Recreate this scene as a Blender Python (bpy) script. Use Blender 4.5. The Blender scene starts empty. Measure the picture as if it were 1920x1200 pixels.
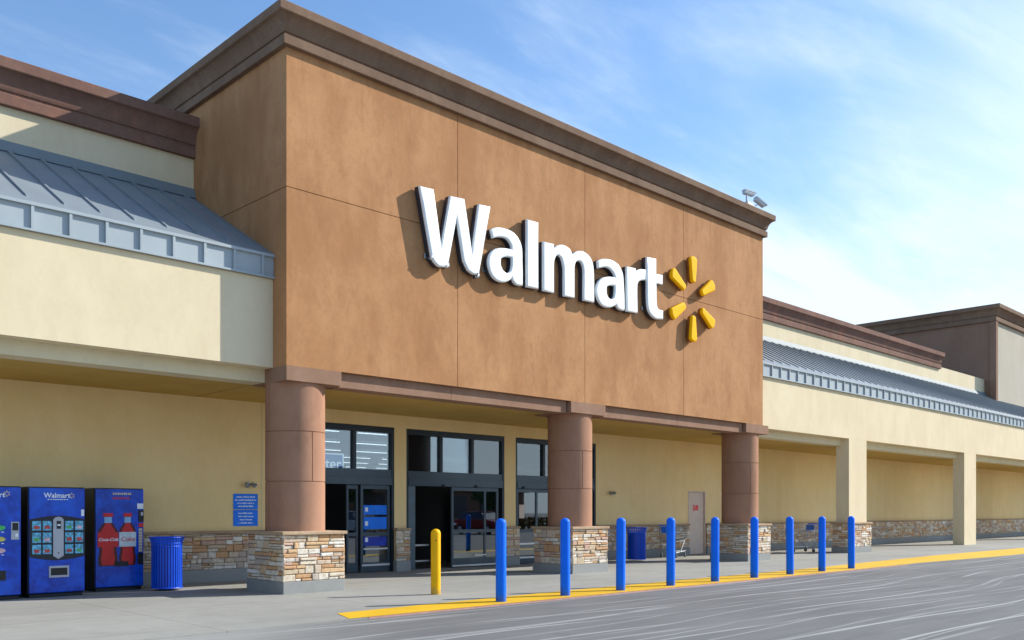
import bpy, math, random
from mathutils import Vector, Matrix
R = math.radians
random.seed(7)
S = bpy.context.scene
COL = S.collection

# ------------------------------------------------------------------ camera
HC = 1.42
cam = bpy.data.cameras.new('camera')
cam_o = bpy.data.objects.new('camera', cam); COL.objects.link(cam_o)
AZ = 45.54
cam_o.location = (0, 0, HC)
cam_o.rotation_euler = (R(90), 0, R(-(90 - AZ)))
cam.sensor_width = 36; cam.lens = 32.29
cam.shift_y = (960 - 600) / 1920
cam.clip_start = .05; cam.clip_end = 3000
S.camera = cam_o

# ------------------------------------------------------------------ light
SUN_EL = 31.5
sx, sy = 1.0, -.45
SUN_ROT = math.atan2(sx, sy)
w = bpy.data.worlds.new("World"); S.world = w; w.use_nodes = True
nt = w.node_tree; N = nt.nodes; L = nt.links; N.clear()
def wn(t, **k):
    n = N.new(t)
    for a, b in k.items(): setattr(n, a, b)
    return n
out = wn('ShaderNodeOutputWorld'); bg = wn('ShaderNodeBackground'); sky = wn('ShaderNodeTexSky')
sky.sky_type = 'NISHITA'; sky.sun_disc = False
sky.sun_elevation = R(SUN_EL); sky.sun_rotation = SUN_ROT
sky.air_density = 1.0; sky.dust_density = .6; sky.ozone_density = 2.2
bg.inputs['Strength'].default_value = .12
tc = wn('ShaderNodeTexCoord')
sep = wn('ShaderNodeSeparateXYZ'); L.new(tc.outputs['Generated'], sep.inputs[0])
def wm(op, a, b=None, c=None):
    m = wn('ShaderNodeMath', operation=op)
    for i, v in enumerate((a, b, c)):
        if v is None: continue
        if isinstance(v, (int, float)): m.inputs[i].default_value = v
        else: L.new(v, m.inputs[i])
    return m.outputs[0]
zz = wm('ADD', wm('MAXIMUM', sep.outputs[2], 0.0), .12)
px = wm('DIVIDE', sep.outputs[0], zz); py = wm('DIVIDE', sep.outputs[1], zz)
cmb = wn('ShaderNodeCombineXYZ'); L.new(px, cmb.inputs[0]); L.new(py, cmb.inputs[1])
mp = wn('ShaderNodeMapping'); L.new(cmb.outputs[0], mp.inputs[0])
mp.inputs['Rotation'].default_value = (0, 0, R(22)); mp.inputs['Scale'].default_value = (.45, 1.3, 1)
mp.inputs['Location'].default_value = (3.1, 1.7, 0)
n1 = wn('ShaderNodeTexNoise'); L.new(mp.outputs[0], n1.inputs['Vector'])
n1.inputs['Scale'].default_value = .9; n1.inputs['Detail'].default_value = 9; n1.inputs['Roughness'].default_value = .58
n1.inputs['Distortion'].default_value = .7
n2 = wn('ShaderNodeTexNoise'); L.new(cmb.outputs[0], n2.inputs['Vector'])
n2.inputs['Scale'].default_value = .45; n2.inputs['Detail'].default_value = 3
f = wm('ADD', wm('MULTIPLY', n1.outputs[0], .65), wm('MULTIPLY', n2.outputs[0], .35))
# more cloud low on the +X side of the sky
hx = wm('MULTIPLY', wm('SUBTRACT', sep.outputs[0], .62), .16)
f = wm('ADD', f, hx)
f = wm('ADD', f, wm('MULTIPLY', wm('SUBTRACT', .36, sep.outputs[2]), .5))
mr = wn('ShaderNodeMapRange'); mr.interpolation_type = 'SMOOTHSTEP'; L.new(f, mr.inputs[0])
mr.inputs[1].default_value = .455; mr.inputs[2].default_value = .63
n3 = wn('ShaderNodeTexNoise'); L.new(mp.outputs[0], n3.inputs['Vector'])
n3.inputs['Scale'].default_value = 3.2; n3.inputs['Detail'].default_value = 8; n3.inputs['Roughness'].default_value = .62
wisps = wn('ShaderNodeMapRange'); wisps.interpolation_type = 'SMOOTHSTEP'; L.new(n3.outputs[0], wisps.inputs[0])
wisps.inputs[1].default_value = .45; wisps.inputs[2].default_value = .75
fac = wm('ADD', wm('MULTIPLY', mr.outputs[0], .72), wm('MULTIPLY', wisps.outputs[0], .28))
haze = wn('ShaderNodeMapRange'); L.new(sep.outputs[2], haze.inputs[0]); haze.interpolation_type = 'SMOOTHSTEP'
haze.inputs[1].default_value = .5; haze.inputs[2].default_value = .05; haze.inputs[3].default_value = .04; haze.inputs[4].default_value = .30
fac = wm('MINIMUM', wm('ADD', fac, haze.outputs[0]), .93)
mix = wn('ShaderNodeMix', data_type='RGBA'); L.new(fac, mix.inputs[0])
tint = wn('ShaderNodeMix', data_type='RGBA', blend_type='MULTIPLY'); tint.inputs[0].default_value = 1
L.new(sky.outputs[0], tint.inputs[6]); tint.inputs[7].default_value = (.95, 1.24, 1.46, 1)
L.new(tint.outputs[2], mix.inputs[6]); mix.inputs[7].default_value = (6.3, 7.2, 8.0, 1)
L.new(mix.outputs[2], bg.inputs[0]); L.new(bg.outputs[0], out.inputs[0])

sun = bpy.data.lights.new('sun', 'SUN'); sun.energy = 5.0; sun.angle = R(.5); sun.color = (1, .955, .87)
sun_o = bpy.data.objects.new('sun', sun); COL.objects.link(sun_o)
h = math.hypot(sx, sy); sd = Vector((sx / h * math.cos(R(SUN_EL)), sy / h * math.cos(R(SUN_EL)), math.sin(R(SUN_EL))))
sun_o.rotation_euler = (-sd).to_track_quat('-Z', 'Y').to_euler()
sun_o.location = (20, -20, 30)
S.view_settings.view_transform = 'Standard'; S.view_settings.look = 'None'
S.view_settings.exposure = 0.38; S.view_settings.gamma = 1
S.cycles.max_bounces = 8

# ------------------------------------------------------------------ materials
class Mat:
    def __init__(s, name):
        s.m = bpy.data.materials.new(name); s.m.use_nodes = True
        s.nt = s.m.node_tree; s.N = s.nt.nodes; s.L = s.nt.links
        s.b = s.N['Principled BSDF']
        s.tc = s.N.new('ShaderNodeTexCoord')
        s.geo = None
    def noise(s, scale, detail=4, rough=.55, sc=(1, 1, 1), dist=0, loc=(0, 0, 0)):
        mp = s.N.new('ShaderNodeMapping'); s.L.new(s.pos(), mp.inputs[0]); mp.inputs['Scale'].default_value = sc
        mp.inputs['Location'].default_value = loc
        n = s.N.new('ShaderNodeTexNoise'); s.L.new(mp.outputs[0], n.inputs['Vector'])
        n.inputs['Scale'].default_value = scale; n.inputs['Detail'].default_value = detail
        n.inputs['Roughness'].default_value = rough; n.inputs['Distortion'].default_value = dist
        return n.outputs[0]
    def pos(s):
        if s.geo is None:
            g = s.N.new('ShaderNodeNewGeometry'); s.geo = g.outputs['Position']
        return s.geo
    def math(s, op, a, b=None, c=None):
        m = s.N.new('ShaderNodeMath'); m.operation = op
        for i, v in enumerate((a, b, c)):
            if v is None: continue
            if isinstance(v, (int, float)): m.inputs[i].default_value = v
            else: s.L.new(v, m.inputs[i])
        return m.outputs[0]
    def ramp(s, v, lo, hi):
        mr = s.N.new('ShaderNodeMapRange'); s.L.new(v, mr.inputs[0]); mr.interpolation_type = 'SMOOTHSTEP'
        mr.inputs[1].default_value = lo; mr.inputs[2].default_value = hi
        return mr.outputs[0]
    def mix(s, fac, a, b, blend='MIX'):
        m = s.N.new('ShaderNodeMix'); m.data_type = 'RGBA'; m.blend_type = blend
        if isinstance(fac, (int, float)): m.inputs[0].default_value = fac
        else: s.L.new(fac, m.inputs[0])
        for i, v in ((6, a), (7, b)):
            if isinstance(v, tuple): m.inputs[i].default_value = (*v[:3], 1)
            else: s.L.new(v, m.inputs[i])
        return m.outputs[2]
    def color(s, c):
        if isinstance(c, tuple): s.b.inputs['Base Color'].default_value = (*c[:3], 1)
        else: s.L.new(c, s.b.inputs['Base Color'])
        return s
    def set(s, **k):
        for a, b in k.items(): s.b.inputs[a.replace('_', ' ')].default_value = b
        return s
    def bump(s, v, strength=.3, dist=.01):
        bp = s.N.new('ShaderNodeBump'); s.L.new(v, bp.inputs['Height'])
        bp.inputs['Strength'].default_value = strength; bp.inputs['Distance'].default_value = dist
        s.L.new(bp.outputs[0], s.b.inputs['Normal']); return s

def stucco(name, a, b, stain=None, fine=.25, streak=.5, bumpst=.35, drip=False):
    m = Mat(name)
    n = m.noise(.55, 5, .6); n_s = m.noise(1.6, 4, .6, (1, 1, .32), .3); nf = m.noise(38, 3, .6)
    c = m.mix(m.ramp(m.math('ADD', m.math('MULTIPLY', n, .5), m.math('MULTIPLY', n_s, .5)), .38, .62), a, b)
    n_m = m.noise(4.5, 6, .7, (1, 1, .7), .6); n_p = m.noise(11, 4, .65, (1, 1, .8))
    mot = m.ramp(m.math('ADD', m.math('MULTIPLY', n_m, .6), m.math('MULTIPLY', n_p, .4)), .42, .62)
    c = m.mix(m.math('MULTIPLY', mot, fine * 1.6), c, tuple(x * .80 for x in a))
    if stain: c = m.mix(m.math('MULTIPLY', m.ramp(m.noise(2.3, 6, .65, (1, 1, .45)), .5, .72), streak), c, stain)
    c = m.mix(m.math('MULTIPLY', m.ramp(nf, .35, .75), fine), c, tuple(x * .72 for x in a))
    if drip:
        sp = m.N.new('ShaderNodeSeparateXYZ'); m.L.new(m.pos(), sp.inputs[0])
        ln = m.math('ADD', sp.outputs[2], m.math('MULTIPLY', m.noise(1.3, 3, .6, (1, 1, 0)), 2.6))
        dr = m.math('MULTIPLY', m.ramp(m.noise(5.0, 4, .6, (1, 1, .05)), .52, .66), m.ramp(ln, 9.2, 10.6))
        c = m.mix(m.math('MULTIPLY', dr, .22), c, tuple(x * .62 for x in a))
    m.color(c).set(Roughness=.92); m.b.inputs['Specular IOR Level'].default_value = .15
    m.bump(m.math('ADD', m.noise(70, 3, .6), m.math('MULTIPLY', m.noise(9, 2), .8)), bumpst, .006)
    return m.m
def plain(name, c, rough=.5, var=.12, scale=6, metal=0, spec=.5, dirt=None):
    m = Mat(name)
    col = m.mix(m.ramp(m.noise(scale, 4), .3, .7), tuple(x * (1 - var) for x in c), tuple(min(1, x * (1 + var)) for x in c))
    if dirt: col = m.mix(m.math('MULTIPLY', m.ramp(m.noise(3.1, 7, .7), .5, .75), dirt[3]), col, dirt[:3])
    m.color(col).set(Roughness=rough, Metallic=metal); m.b.inputs['Specular IOR Level'].default_value = spec
    return m.m
M = {}
M['tower'] = stucco('tower stucco', (.41, .20, .088), (.52, .275, .13), (.34, .16, .072), .19, .55, .5, True)
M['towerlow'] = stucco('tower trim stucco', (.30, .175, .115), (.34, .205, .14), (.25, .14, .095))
M['column'] = stucco('column stucco', (.35, .185, .115), (.41, .225, .145), (.28, .145, .09), .12, .5, .15)
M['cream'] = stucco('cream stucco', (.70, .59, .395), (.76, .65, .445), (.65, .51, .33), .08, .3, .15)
M['porch'] = stucco('shade tinted porch stucco', (.86, .64, .31), (.90, .69, .36), (.79, .56, .24), .08, .3, .15)  # cream wall with the porch's mustard shade put into its colour
M['soffit'] = stucco('shade tinted porch ceiling', (.52, .33, .09), (.56, .37, .11), None, .05)  # cream ceiling, shade and warm bounce put into its colour
M['creamtrim'] = stucco('cream trim', (.66, .57, .38), (.72, .63, .43), None, .1)
M['cornice'] = stucco('cornice brown', (.19, .12, .08), (.24, .158, .108), (.15, .092, .065), .25, .6)
M['cornicered'] = stucco('wing cornice', (.19, .105, .08), (.24, .14, .105), (.34, .15, .10), .25, .55)
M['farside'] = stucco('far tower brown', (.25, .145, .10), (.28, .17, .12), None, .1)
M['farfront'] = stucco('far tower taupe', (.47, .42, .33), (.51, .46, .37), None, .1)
M['ledge'] = stucco('ledge cap', (.42, .29, .18), (.52, .38, .25), (.34, .23, .15), .3)
M['roof'] = plain('roof metal', (.225, .255, .275), .45, .06, 1.4, .0, .4)
M['gutter'] = plain('gutter metal', (.36, .41, .435), .5, .05, 1.4, .0, .35)
M['flash'] = plain('roof flashing', (.20, .235, .25), .6, .05, 1.4, .0, .2)
M['frame'] = plain('door frame metal', (.028, .042, .055), .35, .1, 4, .3)
M['framelight'] = plain('door jamb metal', (.12, .17, .21), .35, .1, 4, .4)
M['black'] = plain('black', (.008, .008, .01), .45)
M['darksheet'] = plain('dark interior sheet', (.006, .007, .009), .15)  # colour of the unlit interior, for one transom pane
M['aluminium'] = plain('push bar', (.62, .64, .66), .35, .05, 5, .6)
M['white'] = plain('white face', (.80, .84, .86), .42, .03, 2)
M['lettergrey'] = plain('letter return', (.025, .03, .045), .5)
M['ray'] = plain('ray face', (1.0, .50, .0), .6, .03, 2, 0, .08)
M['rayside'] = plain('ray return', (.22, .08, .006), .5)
def sleeve(name, c, scuff, dirt):
    m = Mat(name)
    col = m.mix(m.ramp(m.noise(3, 4), .3, .7), tuple(x * .9 for x in c), c)
    sc_ = m.math('MULTIPLY', m.ramp(m.noise(16, 5, .7, (1, 1, .22)), .60, .72), .55)
    col = m.mix(sc_, col, scuff)
    col = m.mix(m.math('MULTIPLY', m.ramp(m.noise(60, 3, .7, (1, 1, .5)), .64, .74), .5), col, scuff)
    sp = m.N.new('ShaderNodeSeparateXYZ'); m.L.new(m.pos(), sp.inputs[0])
    foot = m.math('ADD', sp.outputs[2], m.math('MULTIPLY', m.math('SUBTRACT', m.noise(9, 5, .7), .5), .35))
    col = m.mix(m.math('MULTIPLY', m.math('SUBTRACT', 1.0, m.ramp(foot, .02, .16)), .55), col, dirt)
    m.color(col).set(Roughness=.55); m.b.inputs['Specular IOR Level'].default_value = .22
    m.bump(m.noise(30, 4, .7), .15, .004)
    return m.m
M['bollardblue'] = sleeve('blue plastic sleeve', (.0, .17, .98), (.05, .22, .80), (.06, .09, .22))
M['bollardyellow'] = sleeve('yellow plastic sleeve', (.98, .50, .0), (.70, .40, .05), (.30, .22, .10))
M['tan'] = plain('tan door paint', (.64, .51, .41), .55, .05)
M['red'] = plain('red', (.75, .01, .035), .4)
M['binblue'] = plain('blue coated steel', (.004, .085, .66), .4, .08, 5, 0, .4)
M['signblue'] = plain('sign blue', (.004, .19, .88), .4, .08, 6, 0, .3)
M['textwhite'] = plain('text white', (.8, .86, .92), .5, .02)
M['chrome'] = plain('wire metal', (.30, .32, .34), .35, .1, 8, .8)
M['rubber'] = plain('rubber', (.02, .02, .02), .8)
M['silver'] = plain('vendor silver', (.42, .44, .50), .35, .06, 5, .3)
M['vendside'] = plain('vendor dark side', (.006, .009, .02), .4)
M['camgrey'] = plain('camera housing', (.52, .56, .58), .4, .05)
M['camdark'] = plain('camera glass', (.02, .03, .06), .2)
M['darkroom'] = plain('interior wall', (.35, .36, .37), .9)
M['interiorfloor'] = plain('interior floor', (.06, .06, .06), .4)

def vendblue():
    m = Mat('vendor blue print')
    n = m.noise(7, 6, .7); n2 = m.noise(2.0, 3); n3 = m.noise(60, 3, .7)
    c = m.mix(m.ramp(n, .35, .7), (.003, .04, .38), (.006, .09, .68))
    c = m.mix(m.math('MULTIPLY', m.ramp(n2, .45, .7), .6), c, (.008, .13, .76))
    c = m.mix(m.math('MULTIPLY', m.ramp(n3, .62, .75), .5), c, (.10, .26, .70))
    m.color(c).set(Roughness=.25); return m.m
M['vendblue'] = vendblue()

def stonemat():
    m = Mat('ledgestone')
    at = m.N.new('ShaderNodeAttribute'); at.attribute_name = 'tone'
    cr = m.N.new('ShaderNodeValToRGB'); m.L.new(at.outputs['Fac'], cr.inputs[0]); cr.color_ramp.interpolation = 'CONSTANT'
    pal = [(0, (0.732, 0.637, 0.496)), (.14, (0.625, 0.496, 0.330)), (.26, (0.779, 0.708, 0.590)), (.40, (0.614, 0.354, 0.177)), (.52, (0.649, 0.519, 0.389)),
           (.64, (0.519, 0.437, 0.366)), (.74, (0.708, 0.472, 0.260)), (.84, (0.590, 0.389, 0.295)), (.92, (0.826, 0.779, 0.684))]
    e = cr.color_ramp.elements
    e[0].position = 0; e[0].color = (*pal[0][1], 1); e[1].position = pal[1][0]; e[1].color = (*pal[1][1], 1)
    for p, c in pal[2:]:
        k = e.new(p); k.color = (*c, 1)
    n = m.noise(14, 6, .65); n2 = m.noise(45, 4, .7, (1, 1, 2))
    c = m.mix(m.math('MULTIPLY', m.ramp(n, .42, .7), .55), cr.outputs[0], (.40, .24, .13))
    c = m.mix(m.math('MULTIPLY', m.ramp(n2, .5, .75), .35), c, (.70, .66, .58))
    m.color(c).set(Roughness=.9); m.b.inputs['Specular IOR Level'].default_value = .2
    m.bump(m.math('ADD', n, n2), .7, .012)
    return m.m
M['stone'] = stonemat()
M['mortar'] = plain('stone gaps', (.10, .075, .055), .95)

def concrete(name, a, b, joints=None):
    m = Mat(name)
    n = m.noise(.35, 6, .6); n2 = m.noise(3.0, 6, .65); n3 = m.noise(90, 3, .7); ns = m.noise(.5, 4, .6, (.12, 1.6, 1))
    v = m.math('ADD', m.math('MULTIPLY', n, .4), m.math('ADD', m.math('MULTIPLY', n2, .25), m.math('MULTIPLY', ns, .35)))
    c = m.mix(m.ramp(v, .4, .62), a, b)
    c = m.mix(m.math('MULTIPLY', m.ramp(n3, .45, .75), .25), c, tuple(x * .65 for x in a))
    c = m.mix(m.math('MULTIPLY', m.ramp(m.noise(1.1, 8, .75), .6, .78), .3), c, tuple(x * .5 for x in a))
    vo = m.N.new('ShaderNodeTexVoronoi'); m.L.new(m.pos(), vo.inputs['Vector']); vo.inputs['Scale'].default_value = 1.7
    c = m.mix(m.math('MULTIPLY', m.math('LESS_THAN', vo.outputs['Distance'], .035), .55), c, tuple(x * .35 for x in a))
    if joints:
        sp = m.N.new('ShaderNodeSeparateXYZ'); m.L.new(m.pos(), sp.inputs[0])
        j = None
        for ax, per, off, wd in joints:
            t = m.math('ABSOLUTE', m.math('SUBTRACT', m.math('FRACT', m.math('DIVIDE', m.math('ADD', sp.outputs[ax], off), per)), .5))
            g = m.math('LESS_THAN', t, wd / per / 2)
            j = g if j is None else m.math('MAXIMUM', j, g)
        c = m.mix(m.math('MULTIPLY', j, .6), c, (.09, .085, .08))
    m.color(c).set(Roughness=.85); m.b.inputs['Specular IOR Level'].default_value = .25
    m.bump(m.math('ADD', n3, n2), .25, .004)
    return m.m
M['walk'] = concrete('sidewalk concrete', (.285, .28, .255), (.355, .35, .32), [(0, 3.1, 200.9, .014), (1, 1.93, 100.2, .012)])
M['apron'] = concrete('apron concrete', (.34, .345, .335), (.41, .415, .40))
M['base'] = concrete('base concrete', (.27, .275, .26), (.34, .34, .32))

def roadmat():
    m = Mat('asphalt')
    n = m.noise(.22, 5, .6); n2 = m.noise(120, 2, .7); n3 = m.noise(2, 6, .6, (.18, 1, 1))
    c = m.mix(m.ramp(m.math('ADD', m.math('MULTIPLY', n, .5), m.math('MULTIPLY', n3, .5)), .38, .62), (.152, .151, .147), (.195, .193, .187))
    c = m.mix(m.math('MULTIPLY', m.ramp(n2, .4, .75), .45), c, (.11, .11, .112))
    c = m.mix(m.math('MULTIPLY', m.ramp(m.noise(45, 3, .7), .55, .75), .4), c, (.30, .30, .29))
    # long worn, gently wandering pale lines running with the kerb
    sp0 = m.N.new('ShaderNodeSeparateXYZ'); m.L.new(m.pos(), sp0.inputs[0])
    def lines(per, wid, amp, xs_, loc):
        wob = m.math('MULTIPLY', m.math('SUBTRACT', m.noise(1.0, 1.0, .4, (xs_, .10, 1), 0, loc), .5), amp)
        t = m.math('FRACT', m.math('DIVIDE', m.math('ADD', sp0.outputs[1], wob), per))
        d = m.math('ABSOLUTE', m.math('SUBTRACT', t, .5))
        return m.math('SUBTRACT', 1.0, m.ramp(d, 0.0, wid * 1.5 / per))
    def gate(sc, loc, lo=.40, hi=.56): return m.ramp(m.noise(1.0, 3, .55, sc, 0, loc), lo, hi)
    for per, wid, amp, xs_, loc, op, colr in ((.83, .030, 2.6, .10, (2, 7, 0), .75, (.50, .50, .49)), (1.31, .05, 4.0, .08, (9, 1, 0), .55, (.40, .40, .39)),
            (.57, .022, 2.2, .12, (31, 4, 0), .5, (.45, .45, .44)), (.71, .05, 3.5, .1, (4, 14, 0), .35, (.11, .11, .112))):
        c = m.mix(m.math('MULTIPLY', m.math('MULTIPLY', lines(per, wid, amp, xs_, loc), gate((.16, 1.3, 1), (loc[1], loc[0], 0))), op), c, colr)
    c = m.mix(m.math('MULTIPLY', m.ramp(m.noise(.9, 6, .7), .58, .72), .35), c, (.10, .10, .10))
    # paving at the left is bare light concrete, blending into the asphalt
    sp = m.N.new('ShaderNodeSeparateXYZ'); m.L.new(m.pos(), sp.inputs[0])
    q = m.math('SUBTRACT', m.math('MULTIPLY', sp.outputs[0], .95), m.math('MULTIPLY', sp.outputs[1], .36))
    q = m.math('ADD', q, m.math('MULTIPLY', m.math('SUBTRACT', m.noise(.6, 5, .6, (.3, 1, 1)), .5), 2.2))
    c = m.mix(m.ramp(q, .4, 3.6), (.33, .325, .305), c)
    m.color(c).set(Roughness=.85); m.b.inputs['Specular IOR Level'].default_value = .2
    m.bump(n2, .4, .006)
    return m.m
M['road'] = roadmat()
def paint(name, c, worn):
    m = Mat(name)
    n = m.noise(2.5, 7, .7); n3 = m.noise(80, 3, .7)
    col = m.mix(m.ramp(m.noise(1.0, 4), .35, .65), c, tuple(x * .86 for x in c))
    col = m.mix(m.math('MULTIPLY', m.ramp(n, .62, .78), .6), col, worn)
    col = m.mix(m.math('MULTIPLY', m.ramp(n3, .6, .75), .25), col, worn)
    m.color(col).set(Roughness=.6); return m.m
M['kerbyellow'] = paint('kerb yellow', (.80, .47, .01), (.45, .33, .14))
M['kerbred'] = plain('kerb red edge', (.45, .24, .20), .8)

def glassmat(name, refl=.22, tintc=(.35, .42, .45)):
    m = bpy.data.materials.new(name); m.use_nodes = True
    nt = m.node_tree; nt.nodes.clear()
    o = nt.nodes.new('ShaderNodeOutputMaterial'); t = nt.nodes.new('ShaderNodeBsdfTransparent'); g = nt.nodes.new('ShaderNodeBsdfGlossy')
    t.inputs[0].default_value = (*tintc, 1); g.inputs['Roughness'].default_value = .015; g.inputs['Color'].default_value = (.85, .93, 1, 1)
    fr = nt.nodes.new('ShaderNodeFresnel'); fr.inputs[0].default_value = 1.5
    ad = nt.nodes.new('ShaderNodeMath'); ad.operation = 'ADD'; ad.use_clamp = True; ad.inputs[1].default_value = refl
    nt.links.new(fr.outputs[0], ad.inputs[0])
    mx = nt.nodes.new('ShaderNodeMixShader'); nt.links.new(ad.outputs[0], mx.inputs[0])
    nt.links.new(t.outputs[0], mx.inputs[1]); nt.links.new(g.outputs[0], mx.inputs[2]); nt.links.new(mx.outputs[0], o.inputs[0])
    return m
M['glass'] = glassmat('tinted glass', .14, (.62, .68, .70))
M['doorglass'] = glassmat('door glass', .14, (.25, .3, .33))
def emis(name, c, s):
    m = bpy.data.materials.new(name); m.use_nodes = True
    b = m.node_tree.nodes['Principled BSDF']; b.inputs['Base Color'].default_value = (.8, .8, .8, 1)
    b.inputs['Emission Color'].default_value = (*c, 1); b.inputs['Emission Strength'].default_value = s
    return m
M['tube'] = emis('fluorescent tube', (.9, .97, 1), 2.2)
M['glowblue'] = emis('glowing blue board', (.02, .14, .45), .55); M['glowblue'].node_tree.nodes['Principled BSDF'].inputs['Base Color'].default_value = (.01, .1, .4, 1)  # glow added so the dark hanging sign shows through the glass
M['glowwhite'] = emis('glowing white letters', (.8, .92, 1), .75)  # same added glow for the sign's letters and border

# ------------------------------------------------------------------ mesh helpers
class MB:
    def __init__(s): s.v = []; s.f = []; s.t = []
    def add(s, vs, fs, tone=0.):
        k = len(s.v); s.v += [tuple(p) for p in vs]; s.f += [tuple(i + k for i in q) for q in fs]; s.t += [tone] * len(fs); return s
    def box(s, x0, x1, y0, y1, z0, z1, tone=0.):
        return s.add([(x0, y0, z0), (x1, y0, z0), (x1, y1, z0), (x0, y1, z0), (x0, y0, z1), (x1, y0, z1), (x1, y1, z1), (x0, y1, z1)],
                     [(0, 3, 2, 1), (4, 5, 6, 7), (0, 1, 5, 4), (1, 2, 6, 5), (2, 3, 7, 6), (3, 0, 4, 7)], tone)
    def bar(s, a, b, r, n=6):
        a = Vector(a); b = Vector(b); d = b - a
        if d.length < 1e-6: return s
        q = d.to_track_quat('Z', 'Y')
        vs = []
        for p in (a, b):
            for i in range(n):
                t = 2 * math.pi * i / n; vs.append(p + q @ Vector((math.cos(t) * r, math.sin(t) * r, 0)))
        fs = [(i, (i + 1) % n, n + (i + 1) % n, n + i) for i in range(n)] + [tuple(range(n - 1, -1, -1)), tuple(range(n, 2 * n))]
        return s.add(vs, fs)
    def lathe(s, prof, cx=0, cy=0, n=40, axis='z', cz=0):
        k = len(prof); vs = []
        for i in range(n):
            t = 2 * math.pi * i / n
            for r, z in prof:
                if axis == 'z': vs.append((cx + r * math.cos(t), cy + r * math.sin(t), cz + z))
                elif axis == 'x': vs.append((cx + z, cy + r * math.cos(t), cz + r * math.sin(t)))
                else: vs.append((cx + r * math.cos(t), cy + z, cz + r * math.sin(t)))
        fs = []
        for i in range(n):
            j = (i + 1) % n
            for a in range(k - 1):
                q = (i * k + a, j * k + a, j * k + a + 1, i * k + a + 1)
                fs.append(q if axis == 'z' else q[::-1])
        fs.append(tuple(i * k for i in range(n))[::-1 if axis == 'z' else 1]); fs.append(tuple(i * k + k - 1 for i in range(n)))
        return s.add(vs, fs)
    def prismx(s, prof, x0, x1):      # profile in (y,z), extruded along x
        n = len(prof)
        vs = [(x0, y, z) for y, z in prof] + [(x1, y, z) for y, z in prof]
        fs = [(i, n + i, n + (i + 1) % n, (i + 1) % n) for i in range(n)] + [tuple(range(n)), tuple(range(2 * n - 1, n - 1, -1))]
        return s.add(vs, fs)
    def prismy(s, poly, y0, y1):      # poly in (x,z) counterclockwise seen from -y
        n = len(poly)
        vs = [(x, y0, z) for x, z in poly] + [(x, y1, z) for x, z in poly]
        fs = [(i, (i + 1) % n, n + (i + 1) % n, n + i)[::-1] for i in range(n)] + [tuple(range(n)), tuple(range(2 * n - 1, n - 1, -1))]
        return s.add(vs, fs)
    def build(s, name, mat, parent=None, smooth=False, world=True, bevel=0, tone=False):
        off = Vector(parent_loc(parent)) if (parent and world) else Vector((0, 0, 0))
        me = bpy.data.meshes.new(name)
        me.from_pydata([tuple(Vector(v) - off) for v in s.v], [], s.f)
        if tone:
            a = me.attributes.new('tone', 'FLOAT', 'FACE'); a.data.foreach_set('value', s.t)
        me.materials.append(mat)
        import bmesh
        bm = bmesh.new(); bm.from_mesh(me); bmesh.ops.recalc_face_normals(bm, faces=bm.faces); bm.to_mesh(me); bm.free()
        if smooth:
            me.polygons.foreach_set('use_smooth', [True] * len(me.polygons))
            try: me.set_sharp_from_angle(angle=R(38))
            except Exception: pass
        o = bpy.data.objects.new(name, me); COL.objects.link(o)
        if parent: o.parent = parent
        if bevel:
            md = o.modifiers.new('bevel', 'BEVEL'); md.width = bevel; md.segments = 2; md.limit_method = 'ANGLE'; md.angle_limit = R(40)
        return o
def parent_loc(o):
    l = Vector((0, 0, 0))
    while o: l += Vector(o.location); o = o.parent
    return l
def thing(name, label, cat, loc=(0, 0, 0), rz=0, group=None):
    o = bpy.data.objects.new(name, None); COL.objects.link(o); o.location = loc; o.rotation_euler = (0, 0, rz)
    o.empty_display_size = .3
    o['label'] = label; o['category'] = cat
    if group: o['group'] = group
    return o
def tag(o, label, cat, group=None):
    o['label'] = label; o['category'] = cat
    if group: o['group'] = group
    return o
def struct(o): o['kind'] = 'structure'; return o
def dup(root, loc, rz=None, label=None):
    r = root.copy(); COL.objects.link(r); r.location = loc
    if rz is not None: r.rotation_euler = (0, 0, rz)
    if label: r['label'] = label
    for ch in list(root.children):
        c = ch.copy(); COL.objects.link(c); c.parent = r
        for g in list(ch.children):
            d = g.copy(); COL.objects.link(d); d.parent = c
    return r
def textmesh(body, size, align='CENTER', shear=0, bold=0, ext=.001, spacing=1):
    cu = bpy.data.curves.new('t', 'FONT'); cu.body = body; cu.size = size; cu.align_x = align; cu.align_y = 'CENTER'
    cu.shear = shear; cu.offset = bold; cu.extrude = ext; cu.resolution_u = 4; cu.space_character = spacing
    ob = bpy.data.objects.new('t', cu); COL.objects.link(ob); bpy.context.view_layer.update()
    me = bpy.data.meshes.new_from_object(ob.evaluated_get(bpy.context.evaluated_depsgraph_get()))
    bpy.data.objects.remove(ob); bpy.data.curves.remove(cu)
    return me
def text(name, body, size, mat, x, y, z, parent, **k):       # facing -Y
    me = textmesh(body, size, **k)
    me.transform(Matrix.Rotation(R(90), 4, 'X')); me.name = name; me.materials.clear(); me.materials.append(mat)
    o = bpy.data.objects.new(name, me); COL.objects.link(o); o.parent = parent
    o.location = Vector((x, y, z)) - parent_loc(parent)
    return o

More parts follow.
